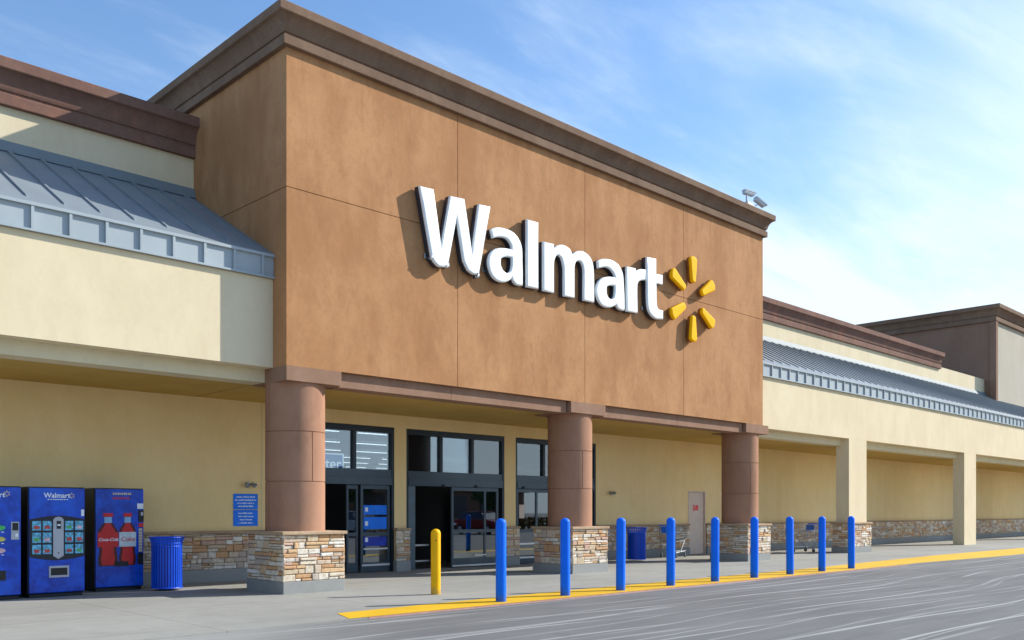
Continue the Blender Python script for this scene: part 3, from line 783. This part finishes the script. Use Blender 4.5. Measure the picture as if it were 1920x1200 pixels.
for key in ('W', 'a', 'l', 'm', 'a2', 'r', 't'):
    cs = [smooth_outline(c) for c in LET[key]]
    fm = outline_mesh(cs, .012, .032, 'letter')
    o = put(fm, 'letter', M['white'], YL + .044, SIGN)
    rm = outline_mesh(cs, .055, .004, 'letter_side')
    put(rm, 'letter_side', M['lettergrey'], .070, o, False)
    xs_ = [p[0] for p in cs[0]]; zlo = min(p[1] for p in cs[0])
    m = MB(); 
    for xx in (min(xs_) + .12,): 
        m.bar((xx - .0, TY - YL - .05, zlo + .22), (xx, TY - YL - .05 + .06, zlo + .22), .012)
    xl = min(p[0] for p in cs[0] if p[1] < zlo + .4)
    m = MB(); m.bar((xl - .03, .10, zlo + .18), (xl - .03, .10, zlo + .27), .016); m.bar((xl - .03, .10, zlo + .2), (xl + .03, .10, zlo + .2), .014)
    m.bar((xl - .03, .10, zlo + .25), (xl - .03, .19, zlo + .25), .014)
    q = m.build('conduit', M['chrome'], None); q.parent = o
# rays: inner end narrow, outer end wide
CXs, CZs = 20.37, 7.03
for k in range(6):
    th = R(90 + 60 * k); c_, s_ = math.cos(th), math.sin(th)
    r0, r1, w0, w1 = .42, 1.14, .105, .165
    prof = []
    for t_ in range(9):
        a = -math.pi / 2 + math.pi * t_ / 8; prof.append((r1 - .13 + .13 * math.cos(a), w1 * (math.sin(a) if abs(math.sin(a)) < .9 else math.copysign(1, math.sin(a)))))
    for t_ in range(7):
        a = math.pi / 2 + math.pi * t_ / 6; prof.append((r0 + .07 + .07 * math.cos(a), w0 * math.sin(a)))
    pts = [Vector((CXs + r_ * c_ - q_ * s_, CZs + r_ * s_ + q_ * c_)) for r_, q_ in prof]
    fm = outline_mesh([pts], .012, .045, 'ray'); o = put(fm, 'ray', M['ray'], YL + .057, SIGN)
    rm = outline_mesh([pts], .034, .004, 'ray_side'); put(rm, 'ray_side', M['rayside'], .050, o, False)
# mounting rail pins behind each letter are hidden; thin wall spacers keep the sign off the stucco

# ------------------------------------------------------------------ bollards
def bollard(mat, h, name='bollard'):
    t = thing(name, '', 'bollard', (0, 0, 0)); r = .084
    prof = [(0, 0), (r, 0), (r, h - .075)] + [(r * math.cos(R(a)), h - .075 + .075 * math.sin(R(a))) for a in (15, 30, 45, 60, 75, 89)]
    m = MB(); m.lathe(prof, 0, 0, 32); m.build('sleeve', mat, t, smooth=True, world=False)
    return t
ords = ['first', 'second', 'third', 'fourth', 'fifth', 'sixth', 'seventh', 'eighth', 'ninth']
b0 = bollard(M['bollardblue'], 1.315)
bx = [10.06, 11.57, 13.06, 14.59, 16.12, 17.64, 19.18, 20.70, 22.25]
extra = ['nearest the yellow post', '', 'right of the middle stone pier', 'before the near cart', 'right of the service door', 'before the right stone pier', '', 'before the far cart', 'ending the row']
for i, x in enumerate(bx):
    lb = '%s blue bollard from the left on the yellow line%s' % (ords[i], (', ' + extra[i]) if extra[i] else '')
    if i == 0: b0.location = (x, 10.5, .004); b0['label'] = lb; b0['group'] = 'blue bollards along the yellow kerb line'; r_ = b0
    else: r_ = dup(b0, (x, 10.5, .004), random.uniform(0, 6), lb); r_.rotation_euler = (R(random.uniform(-.5, .5)), R(random.uniform(-.4, .4)), random.uniform(0, 6))
yb = bollard(M['bollardyellow'], 1.13); yb.location = (10.15, 12.22, 0); yb['label'] = 'single yellow bollard standing on the pavement before the entrance doors'
m = MB(); m.bar((-.05, -.066, .93), (-.056, -.074, .93), .011, 10); m.build('bolt', M['black'], yb, world=False)

# ------------------------------------------------------------------ litter bins
def bin_(name, label, loc, group='blue litter bins against the shop wall'):
    t = thing(name, label, 'litter bin', loc, 0, group)
    r, hh = .265, .97
    m = MB(); m.lathe([(.24, .04), (.245, .045), (.245, .82), (.24, .825)], 0, 0, 32); m.build('liner', M['binliner'], t, smooth=True, world=False)
    m = MB(); ns = 34
    for i in range(ns):
        a = 2 * math.pi * i / ns; c, s_ = math.cos(a), math.sin(a); wv = .013
        pr = [(r, .05), (r, .80), (r + .008, .87), (r + .035, .955)]
        vs = []
        for rr, z in pr:
            for dr in (0, -.008):
                for dw in (-wv, wv): vs.append(((rr + dr) * c - dw * s_, (rr + dr) * s_ + dw * c, z))
        fs = []
        for q in range(3):
            b_ = q * 4
            fs += [(b_, b_ + 1, b_ + 5, b_ + 4), (b_ + 2, b_ + 6, b_ + 7, b_ + 3), (b_, b_ + 4, b_ + 6, b_ + 2), (b_ + 1, b_ + 3, b_ + 7, b_ + 5)]
        m.add(vs, fs)
    m.build('slats', M['binblue'], t, world=False)
    m = MB()
    def ring(ra, z, rt):
        n_ = 40
        for i in range(n_):
            a = 2 * math.pi * i / n_; b = 2 * math.pi * (i + 1) / n_
            m.bar((ra * math.cos(a), ra * math.sin(a), z), (ra * math.cos(b), ra * math.sin(b), z), rt, 6)
    ring(r + .035, .96, .013); ring(r + .002, .05, .012); ring(r, .80, .008); ring(r+.004, .86, .006)
    m.build('rings', M['binblue'], t, smooth=True, world=False)
    return t
M['binliner'] = plain('bin liner', (.003, .03, .4), .5)
b1 = bin_('litter_bin', 'blue slatted litter bin beside the vending machines', (7.22, 16.32, 0))
b2 = dup(b1, (21.32, 16.55, 0), .3, 'blue litter bin behind the bollards, left of the tan service door')

# ------------------------------------------------------------------ vending machines
def vend(name, label, x0, y0, wd, dp=.82, hgt=1.84):
    t = thing(name, label, 'vending machine', (x0, y0, 0), 0, 'blue vending machines against the shop wall')
    m = MB(); m.box(0, wd, .05, dp, .06, hgt); m.box(.03, wd - .03, .06, dp - .05, 0, .06); m.build('cabinet', M['vendside'], t, world=False, bevel=.01)
    m = MB(); m.box(.012, wd - .012, 0, .0495, .075, hgt - .02); d = m.build('door', M['vendblue'], t, world=False, bevel=.012)
    return t, wd, hgt
def fx(wd, u): return .012 + u * (wd - .024)
def fz(h, v): return (h - .02) - v * (h - .095)
def rect(m, wd, h, u0, u1, v0, v1, y0=-.006, y1=.0):
    m.box(fx(wd, u0), fx(wd, u1), y0, y1, fz(h, v1), fz(h, v0))
def child(m, name, mat, t, **k): return m.build(name, mat, t, world=False, **k)
def ltext(body, size, mat, x, y, z, t, **k):
    me = textmesh(body, size, **k); me.transform(Matrix.Rotation(R(90), 4, 'X')); me.materials.clear(); me.materials.append(mat)
    o = bpy.data.objects.new('lettering', me); COL.objects.link(o); o.parent = t; o.location = (x, y, z); return o
M['grapha'] = plain('drink label aqua', (.12, .42, .62), .3, .5, 30)
M['graphb'] = plain('drink label red', (.5, .06, .05), .3, .4, 30)
M['graphg'] = plain('drink label green', (.10, .40, .12), .3, .4, 30)
M['cream2'] = plain('printed cream', (.62, .52, .36), .5)
M['darkred'] = plain('bottle edge', (.07, .002, .004), .3)
M['midred'] = plain('bottle red', (.30, .004, .006), .25)
M['capred'] = plain('bottle cap red', (.62, .01, .015), .3)
M['capgl'] = plain('bottle neck glass', (.25, .50, .75), .3)
M['greylabel'] = plain('light bottle label', (.60, .68, .72), .3)
M['greenoval'] = plain('button green', (.05, .5, .12), .3, .3, 20); M['yelloval'] = plain('button yellow', (.6, .55, .12), .3, .3, 20); M['whiteoval'] = plain('button white red', (.7, .45, .5), .3, .3, 20)

def spark_small(m, cx, cz, r, y0, y1):
    for k in range(6):
        th = R(90 + 60 * k); c, s_ = math.cos(th), math.sin(th); a, b, w_ = r * .4, r, r * .15
        m.prismy([(cx + a * c - w_ * s_, cz + a * s_ + w_ * c), (cx + a * c + w_ * s_, cz + a * s_ - w_ * c), (cx + b * c + w_ * s_, cz + b * s_ - w_ * c), (cx + b * c - w_ * s_, cz + b * s_ + w_ * c)], y0, y1)

# machine with square selection buttons
t, wd, hh = vend('vending_machine', 'blue drinks machine with two blocks of square buttons beside a silver coin column', 4.89, 16.3, .90)
m = MB(); top = [(fx(wd, u), fz(hh, .30 - .035 * math.sin(math.pi * u))) for u in [i / 12 for i in range(13)]]
bot = [(fx(wd, u), fz(hh, .655 + .035 * math.sin(math.pi * u))) for u in [i / 12 for i in range(13)]]
m.prismy(bot + top[::-1], -.008, .0); child(m, 'button_panel', M['vendside'], t)
k = 0
for (u0, u1) in ((.045, .20), (.23, .385), (.63, .78), (.815, .965)):
    for (v0, v1) in ((.315, .405), (.425, .522), (.54, .63)):
        m = MB(); rect(m, wd, hh, u0, u1, v0, v1, -.016, -.0085); o = child(m, 'selection_button', M['grapha'], t, bevel=.003)
        m = MB(); rect(m, wd, hh, u0 + .03, u1 - .03, (v0 + v1) / 2 - .0, v1 - .015, -.018, -.0165)
        g = m.build('drink_picture', M[['graphb', 'graphg', 'graphb', 'graphb', 'whiteoval'][k % 5]], o, world=False); k += 1
m = MB(); m.prismy([(fx(wd, .41), fz(hh, .65)), (fx(wd, .46), fz(hh, .665)), (fx(wd, .505), fz(hh, .68)), (fx(wd, .55), fz(hh, .665)), (fx(wd, .60), fz(hh, .65)), (fx(wd, .60), fz(hh, .30)), (fx(wd, .56), fz(hh, .28)), (fx(wd, .505), fz(hh, .273)), (fx(wd, .45), fz(hh, .28)), (fx(wd, .41), fz(hh, .30))], -.03, -.009)
cc = child(m, 'coin_column', M['silver'], t, bevel=.004)
m = MB(); rect(m, wd, hh, .47, .55, .315, .39, -.033, -.0305); m.lathe([(0, 0), (.012, 0), (.012, -.006), (0, -.007)], fx(wd, .505), -.031, 12, 'y', fz(hh, .62)); m.build('note_slot', M['black'], cc, world=False)
m = MB(); rect(m, wd, hh, .485, .54, .345, .362, -.035, -.0335); m.build('display', M['textwhite'], cc, world=False)
m = MB()
for a in ((.34, .70, .745, .765), (.34, .70, .835, .855), (.34, .37, .765, .835), (.67, .70, .765, .835)): rect(m, wd, hh, *a, -.022, .0)
child(m, 'delivery_frame', M['silver'], t)
m = MB(); rect(m, wd, hh, .37, .67, .765, .835, -.004, .0); child(m, 'delivery_slot', M['black'], t)
m = MB(); rect(m, wd, hh, .93, .985, .205, .268, -.004, 0); child(m, 'sticker', M['textwhite'], t)
ltext('Walmart', .115, M['textwhite'], fx(wd, .49), -.004, fz(hh, .072), t, bold=.002)
m = MB(); spark_small(m, fx(wd, .755), fz(hh, .072), .05, -.004, 0); child(m, 'logo_rays', M['cream2'], t)
m = MB()
x = .32
while x < .66: rect(m, wd, hh, x, x + .03, .105, .113, -.003, 0); x += random.uniform(.035, .05)
child(m, 'small_print', M['textwhite'], t)

# machine with big bottle picture
t, wd, hh = vend('vending_machine', 'blue drinks machine showing two large red cola bottles, right of the others', 6.12, 16.78, .88, .8, 1.85)
def bottle(uc, lab, lw, s):
    cx = fx(wd, uc); 
    def zz_(v): return fz(hh, v)
    half = [(.86, .10), (.79, .75), (.765, .98), (.74, 1.0), (.66, .92), (.60, .90), (.56, .98), (.50, 1.0), (.43, .98), (.40, .80), (.36, .52), (.34, .42)]
    W_ = .172 * s
    pts = [(cx - W_ * 1.0 * b, zz_(a)) for a, b in half]; pts2 = [(cx + W_ * b, zz_(a)) for a, b in half]
    base = [(cx - W_ * .8, zz_(.795)), (cx + W_ * .8, zz_(.795))]
    hb = [(.785, .85), (.76, .98), (.70, 1.0), (.655, .90), (.61, .86), (.565, .98), (.50, 1.0), (.43, 1.0), (.40, .86), (.37, .62), (.34, .42)]
    m = MB(); m.prismy([(cx - W_ * b, zz_(a)) for a, b in hb][::1] [::-1] and [(cx + W_ * b, zz_(a)) for a, b in hb] + [(cx - W_ * b, zz_(a)) for a, b in hb][::-1], -.004, 0)
    o = child(m, 'bottle_picture', M['darkred'], t)
    hb2 = [(.775, .6), (.70, .72), (.655, .62), (.61, .58), (.565, .7), (.43, .72), (.40, .55), (.37, .36), (.345, .24)]
    m = MB(); m.prismy([(cx + W_ * b, zz_(a)) for a, b in hb2] + [(cx - W_ * b, zz_(a)) for a, b in hb2][::-1], -.006, -.0041); m.build('bottle_shine', M['capred'], o, world=False)
    m = MB(); m.box(cx - W_ * .38, cx + W_ * .38, -.006, -.0041, zz_(.345), zz_(.285)); m.build('bottle_neck', M['capgl'], o, world=False)
    m = MB(); m.box(cx - W_ * .5, cx + W_ * .5, -.008, -.0061, zz_(.282), zz_(.245)); m.build('bottle_cap', M['capred'], o, world=False)
    m = MB(); m.box(cx - W_ * lw, cx + W_ * lw, -.009, -.0065, zz_(.59), zz_(.44)); m.build('bottle_label', lab, o, world=False)
bottle(.25, M['capred'], 1.06, 1.0); bottle(.655, M['greylabel'], 1.0, .88)
o = ltext('Coca-Cola', .080, M['textwhite'], fx(wd, .25), -.011, fz(hh, .515), t, shear=.35, bold=.0015)
o = ltext('Coke', .115, M['capred'], fx(wd, .655), -.011, fz(hh, .515), t, shear=.2, bold=.001)
m = MB(); x = .36
for r_, (v0, c_) in enumerate(((.035, 'cream2'), (.08, 'capred'))):
    m = MB(); x = .35
    while x < .72 - .05 * r_: rect(m, wd, hh, x, x + .03, v0, v0 + .022, -.003, 0); x += random.uniform(.036, .05)
    child(m, 'small_print', M[c_], t)
m = MB(); rect(m, wd, hh, .86, .99, .145, .20, -.004, 0); child(m, 'sticker', M['textwhite'], t)
m = MB(); rect(m, wd, hh, .88, .995, .215, .335, -.014, 0); rect(m, wd, hh, .87, .985, .66, .78, -.006, 0); rect(m, wd, hh, .40, .67, .74, .79, -.014, 0)
child(m, 'coin_panel', M['black'], t)
m = MB(); rect(m, wd, hh, .93, .98, .235, .27, -.018, -.0145); child(m, 'note_slot', M['silver'], t)
m = MB(); rect(m, wd, hh, .89, .99, .35, .39, -.012, 0); child(m, 'badge', M['capred'], t)
for i in range(8):
    m = MB(); rect(m, wd, hh, .89, .965, .405 + .031 * i, .43 + .031 * i, -.010, 0); child(m, 'selection_button', M['cream2'], t)

# machine cut by the left edge of the photo
t, wd, hh = vend('vending_machine', 'blue drinks machine with oval fruit buttons, leftmost and next to the square buttoned one', 3.88, 16.27, .90)
ltext('Walmart', .115, M['textwhite'], fx(wd, .49), -.004, fz(hh, .072), t, bold=.002)
m = MB(); spark_small(m, fx(wd, .76), fz(hh, .06), .05, -.004, 0); child(m, 'logo_rays', M['cream2'], t)
m = MB(); x = .32
while x < .66: rect(m, wd, hh, x, x + .03, .105, .113, -.003, 0); x += random.uniform(.035, .05)
child(m, 'small_print', M['textwhite'], t)
for i, c_ in enumerate(('greenoval', 'yelloval', 'whiteoval')):
    m = MB(); cz = fz(hh, .375 + .105 * i); cx = fx(wd, .62)
    m.prismy([(cx + .10 * math.cos(R(a)), cz + .042 * math.sin(R(a))) for a in range(0, 360, 15)], -.012, 0); o = child(m, 'selection_button', M[c_], t)
    m = MB(); m.box(cx - .02 + .06, cx + .02 + .06, -.006, 0, cz - .075, cz - .062); child(m, 'price_tag', M['textwhite'], t)
m = MB(); rect(m, wd, hh, .83, .965, .32, .485, -.012, 0); cp = child(m, 'coin_panel', M['silver'], t)
m = MB(); rect(m, wd, hh, .85, .95, .33, .40, -.016, -.0125); m.build('note_slot', M['black'], cp, world=False)
m = MB(); rect(m, wd, hh, .90, .945, .43, .46, -.016, -.0125); m.build('sticker', M['textwhite'], cp, world=False)
m = MB(); rect(m, wd, hh, .42, .74, .77, .86, -.012, 0); child(m, 'delivery_slot', M['black'], t)

# ------------------------------------------------------------------ wall signs
def rules_sign(z0, z1, label, rows):
    t = thing('wall_sign', label, 'sign', (9.5, WALL - .012, z0), 0, 'blue notices left of the first column')
    m = MB(); m.box(9.215, 9.775, WALL - .014, WALL - .001, z0, z1); m.build('board', M['signblue'], t, bevel=.004)
    m = MB()
    for i, hw in enumerate(rows):
        zc = z1 - (z1 - z0) * (.2 + .2 * i); x = 9.495 - hw
        while x < 9.495 + hw:
            l = min(random.uniform(.012, .022), 9.495 + hw - x)
            hh_ = random.uniform(.008, .016)
            m.box(x, x + l, WALL - .018, WALL - .0145, zc - .014, zc - .014 + hh_ * 2); x += l + random.choice([.006, .006, .006, .02])
    m.build('lettering', M['textwhite'], t)
rules_sign(1.475, 1.80, 'upper of two small blue notices with white text on the cream wall', (.21, .24, .19, .17))
rules_sign(1.125, 1.462, 'lower of two small blue notices with white text on the cream wall', (.17, .17, .14, .17))

def flood(x, z, label):
    t = thing('wall_lamp', label, 'wall lamp', (x, WALL, z), 0, 'twin headed emergency lamps on the shop wall')
    m = MB(); m.lathe([(0, 0), (.045, 0), (.045, -.03), (0, -.032)], 0, 0, 16, 'y'); child(m, 'mount', M['chrome'], t)
    for s_ in (-1, 1):
        a = Vector((.0, -.03, 0)); b = Vector((.075 * s_, -.08, 0)); m = MB(); m.bar(a, b, .012)
        d = Vector((.15 * s_, -.8, -.5)).normalized()
        q = d.to_track_quat('Z', 'Y'); prof = [(0, -.05), (.028, -.045), (.035, -.02), (.055, .05), (.05, .052), (.035, .03), (0, .028)]
        vs = []; n_ = 16; kk = len(prof)
        for i in range(n_):
            for r_, zz2 in prof: vs.append(b + q @ Vector((r_ * math.cos(2 * math.pi * i / n_), r_ * math.sin(2 * math.pi * i / n_), zz2)))
        m.add(vs, [(i * kk + a_, ((i + 1) % n_) * kk + a_, ((i + 1) % n_) * kk + a_ + 1, i * kk + a_ + 1) for i in range(n_) for a_ in range(kk - 1)])
        child(m, 'lamp_head', M['chrome'], t, smooth=True)
flood(9.56, 2.0, 'small twin headed lamp above the blue notices')
flood(21.46, 2.0, 'small twin headed lamp above the litter bin near the middle column')

# ------------------------------------------------------------------ security cameras on the cornice
t = thing('security_camera', 'pale grey twin headed security camera bracket on the right roof edge', 'camera', (23.2, 13.98, 10.12))
m = MB(); m.box(-.16, .16, -.10, .12, 0, .05); m.bar((-.12, 0, 0), (-.12, 0, .34), .028, 10); m.bar((-.2, 0, .02), (-.06, 0, .18), .014); m.bar((.05, 0, .03), (.42, -.05, .16), .016)
m.bar((-.02, .05, .03), (.3, .0, -.0), .02); m.box(-.14, .14, -.05, .05, .05, .14)
child(m, 'bracket', M['camgrey'], t)
def camhead(c, d, ln):
    c = Vector(c); d = Vector(d).normalized(); q = d.to_track_quat('X', 'Z')
    m = MB(); vs = []
    for x in (-ln / 2, ln / 2):
        for y, z in ((-.06, -.055), (.06, -.055), (.07, .0), (.06, .05), (-.06, .05), (-.07, .0)): vs.append(c + q @ Vector((x, y, z)))
    m.add(vs, [tuple(range(6)), tuple(range(11, 5, -1))] + [(i, (i + 1) % 6, 6 + (i + 1) % 6, 6 + i) for i in range(6)])
    vs = []
    for x in (-ln / 2 - .01, ln / 2 + .06):
        for y, z in ((-.075, .03), (.075, .03), (.075, .065), (-.075, .065)): vs.append(c + q @ Vector((x, y, z)))
    m.add(vs, [(0, 1, 2, 3), (4, 5, 6, 7), (0, 1, 5, 4), (1, 2, 6, 5), (2, 3, 7, 6), (3, 0, 4, 7)])
    o = child(m, 'camera_head', M['camgrey'], t)
    m = MB(); m.bar(c + d * (ln / 2), c + d * (ln / 2 + .012), .035, 12); m.build('lens', M['camdark'], o, world=False)
camhead((-.02, 0, .40), (1, -.25, -.05), .36); camhead((.47, -.06, .24), (1, -.35, -.55), .36)

# ------------------------------------------------------------------ shopping carts
def cart(label, loc, rz):
    t = thing('shopping_cart', label, 'shopping cart', loc, rz, 'shopping carts parked by the shop wall')
    m = MB(); r = .005
    # basket: x forward
    def q(u, side, z):   # u along the length 0..1, tapered
        w_ = (.28 - .06 * u); x = -.42 + .86 * u
        zb = .50 + .08 * u; zt = .98
        return (x, side * w_, zb + (zt - zb) * z)
    for i in range(13):
        u = i / 12
        for s_ in (-1, 1): m.bar(q(u, s_, 0), q(u, s_, 1), r * .8, 4)
        m.bar(q(u, -1, 0), q(u, 1, 0), r * .8, 4)
    for k in range(6):
        z = k / 5
        for s_ in (-1, 1): m.bar(q(0, s_, z), q(1, s_, z), r if k in (0, 5) else r * .7, 4)
        m.bar(q(1, -1, z), q(1, 1, z), r, 4); m.bar(q(0, -1, z), q(0, 1, z), r * .7, 4)
    for k in range(7):
        s_ = -1 + 2 * k / 6
        a = q(1, s_, 0); b = q(1, s_, 1); m.bar(a, b, r * .8, 4); m.bar(q(0, s_, 0), q(1, s_, 0), r * .7, 4)
    m.build('basket', M['chrome'], t, world=False)
    m = MB()
    for s_ in (-1, 1):
        m.bar((-.50, s_ * .26, 1.0), (-.42, s_ * .26, .5), .012); m.bar((-.42, s_ * .26, .5), (-.40, s_ * .26, .16), .012)
        m.bar((-.40, s_ * .26, .16), (.42, s_ * .17, .20), .012); m.bar((-.05, s_ * .24, .18), (.30, s_ * .2, .54), .012)
    m.bar((-.40, -.26, .18), (-.40, .26, .18), .010); m.bar((.42, -.17, .20), (.42, .17, .20), .010)
    for k in range(5): m.bar((-.40, -.2 + .1 * k, .18), (.40, -.13 + .065 * k, .20), .005, 4)
    m.build('chassis', M['chrome'], t, world=False)
    m = MB(); m.bar((-.50, -.28, 1.0), (-.50, .28, 1.0), .018, 10); m.build('handle', M['signblue'], t, world=False)
    m = MB(); m.box(-.40, -.385, -.25, .25, .78, .96); m.box(-.38, -.15, -.22, .22, .74, .755); m.build('child_seat', M['signblue'], t, world=False)
    for x, y in ((-.36, .25), (-.36, -.25), (.38, .17), (.38, -.17)):
        m = MB(); m.lathe([(.02, -.013), (.06, -.013), (.063, 0), (.06, .013), (.02, .013)], x, y, 18, 'y', .063); wh = m.build('wheel', M['rubber'], t, world=False, smooth=True)
        m = MB(); m.bar((x, y, .063), (x, y, .17), .010); m.box(x - .02, x + .02, y - .022, y - .016, .05, .14); m.box(x - .02, x + .02, y + .016, y + .022, .05, .14); m.build('caster_fork', M['chrome'], wh, world=False)
    return t
c1 = cart('wire shopping cart with blue handle left of the tan service door', (23.75, 16.95, 0), R(8))
c2 = dup(c1, (30.15, 16.1, 0), R(150), 'wire shopping cart with blue seat behind the square cream column')

# ------------------------------------------------------------------ car park behind the camera, mirrored in the glass
def tree(loc, hgt, cr, label, seed):
    rnd = random.Random(seed)
    t = thing('broadleaf_tree', label, 'tree', loc, 0, 'trees on the far side of the car park')
    m = MB(); m.lathe([(.16, 0), (.12, hgt * .3), (.07, hgt * .62), (.02, hgt * .9)], 0, 0, 10)
    for i in range(7):
        a = rnd.uniform(0, 6.28); z = hgt * rnd.uniform(.35, .6); m.bar((0, 0, z), (math.cos(a) * cr * .7, math.sin(a) * cr * .7, z + hgt * .25), .035, 5)
    child(m, 'trunk', M['bark'], t, smooth=True)
    m = MB(); cl = [(Vector((rnd.gauss(0, cr * .45), rnd.gauss(0, cr * .45), hgt * .7 + rnd.gauss(0, hgt * .13))), rnd.uniform(.35, .7) * cr * .6) for _ in range(22)]
    for _ in range(2600):
        c, r_ = rnd.choice(cl); p = c + Vector((rnd.gauss(0, 1), rnd.gauss(0, 1), rnd.gauss(0, .8))).normalized() * r_ * rnd.random() ** .4
        a = Vector((rnd.gauss(0, 1), rnd.gauss(0, 1), rnd.gauss(0, 1))).normalized() * .16; b = a.orthogonal().normalized() * .1
        m.add([p - a, p + b, p + a, p - b], [(0, 1, 2, 3)])
    child(m, 'crown', M['leaf'], t)
M['bark'] = plain('bark', (.10, .07, .05), .9, .3, 12)
M['leaf'] = plain('leaves', (.05, .10, .03), .7, .4, 3)
for i, (x, y, hg, cr, lb) in enumerate(((24, -24, 4, 1.5, 'left'), (43, -28, 5, 1.9, 'middle'), (58, -26, 4.5, 1.8, 'right'))):
    tree((x, y, ZR), hg, cr, 'leafy tree across the car park, %s one, seen only in the glass' % lb, i)
def car(loc, rz, mat, label):
    t = thing('parked_car', label, 'car', loc, rz, 'cars parked across the car park')
    L_, Wd = 4.5, .88
    prof = [(-2.2, .35), (-2.25, .7), (-2.1, .92), (-1.5, 1.0), (1.0, .98), (1.9, .86), (2.2, .68), (2.22, .38)]
    m = MB(); st = [(-Wd, .0), (-Wd * .98, .02), (Wd * .98, .02), (Wd, 0)]
    m2 = MB(); n_ = len(prof)
    vs = [(x, -Wd, z) for x, z in prof] + [(x, Wd, z) for x, z in prof]
    m2.add(vs, [(i, i + 1, n_ + i + 1, n_ + i) for i in range(n_ - 1)] + [tuple(range(n_)), tuple(range(n_, 2 * n_)), (0, n_, 2 * n_ - 1, n_ - 1)])
    body = child(m2, 'body', mat, t, bevel=.07)
    cab = [(-1.75, .98), (-1.25, 1.40), (-.2, 1.47), (.45, 1.38), (1.15, .97)]
    m3 = MB(); n_ = len(cab); vs = []
    for s_ in (-1, 1): vs += [(x, s_ * (Wd * .93 - (z - .98) * .38), z) for x, z in cab]
    m3.add(vs, [(i, i + 1, n_ + i + 1, n_ + i) for i in range(n_ - 1)] + [tuple(range(n_)), tuple(range(n_, 2 * n_))]); child(m3, 'cabin_glass', M['camdark'], t, bevel=.03)
    m4 = MB(); m4.box(-1.2, .35, -.58, .58, 1.43, 1.49); child(m4, 'roof', mat, t, bevel=.03)
    for x in (-1.35, 1.35):
        for s_ in (-1, 1):
            m5 = MB(); m5.lathe([(.1, -.1), (.3, -.1), (.33, -.06), (.33, .06), (.3, .1), (.1, .1)], x, s_ * .82, 24, 'y', .33); wh = child(m5, 'wheel', M['rubber'], t, smooth=True)
            m6 = MB(); m6.lathe([(0, -.02), (.19, -.02), (.2, .0), (.19, .02), (0, .02)], x, s_ * .92, 16, 'y', .33); m6.build('rim', M['aluminium'], wh, world=False)
    for s_ in (-1, 1):
        m7 = MB(); m7.box(2.12, 2.22, s_ * .68 - .15, s_ * .68 + .15, .64, .76); child(m7, 'headlight', M['textwhite'], t, bevel=.02)
    return t
M['carwhite'] = plain('car white paint', (.6, .61, .62), .2, .02); M['cardark'] = plain('car dark paint', (.03, .035, .05), .2, .05); M['carred'] = plain('car red paint', (.3, .02, .02), .2, .05)
for i, (x, y, c_, lb) in enumerate(((31, -9, 'carwhite', 'white sedan parked across the car park, mirrored in the glass'), (36, -9.2, 'cardark', 'dark sedan parked across the car park, mirrored in the glass'),
        (41, -9, 'carred', 'red sedan parked across the car park, mirrored in the glass'), (26, -9.1, 'cardark', 'dark sedan parked nearest, across the car park'))):
    car((x, y, ZR), R(90 + random.uniform(-2, 2)), M[c_], lb)
t = thing('street_lamp', 'tall dark car park lamp with round red sign on its pole', 'street lamp', (33.5, -6.5, ZR))
m = MB(); m.bar((0, 0, 0), (0, 0, 8.5), .08, 12); m.bar((0, 0, 8.4), (.9, 0, 8.6), .05); child(m, 'pole', M['frame'], t)
m = MB(); m.box(.6, 1.3, -.18, .18, 8.52, 8.66); child(m, 'lamp_head', M['frame'], t)
m = MB(); m.prismy([(.3 * math.cos(R(22.5 + 45 * k)), 2.3 + .3 * math.sin(R(22.5 + 45 * k))) for k in range(8)], .09, .11); child(m, 'sign_plate', M['red'], t)
m = MB()
rnd = random.Random(3)
for _ in range(9000):
    p = Vector((rnd.uniform(14, 70), rnd.uniform(-15.4, -14), rnd.random() ** .7 * 1.0))
    a = Vector((rnd.gauss(0, 1), rnd.gauss(0, 1), rnd.gauss(0, 1))).normalized() * .12; b = a.orthogonal().normalized() * .08
    m.add([p - a, p + b, p + a, p - b], [(0, 1, 2, 3)])
M['hedge'] = plain('hedge leaves', (.16, .10, .02), .8, .5, 2)
o = m.build('hedge', M['hedge'], None); tag(o, 'long low yellow brown hedge across the car park', 'hedge')
t = thing('distant_store', 'low dark shop building beyond the car park hedge, mirrored in the glass', 'building', (48, -46, 0))
m = MB(); m.box(-26, 26, -8, 8, 0, 3.6); child(m, 'wall', M['farside'], t)
m = MB(); m.box(-26.4, 26.4, -8.4, 8.4, 3.6, 4.2); m.box(-6, 6, 8.0, 9, 3.3, 5.0); child(m, 'parapet', M['cornice'], t)
m = MB()
for k in range(9): m.box(-24 + 5.4 * k, -20.5 + 5.4 * k, 8.0, 8.06, .4, 3.2)
child(m, 'window', M['camdark'], t)
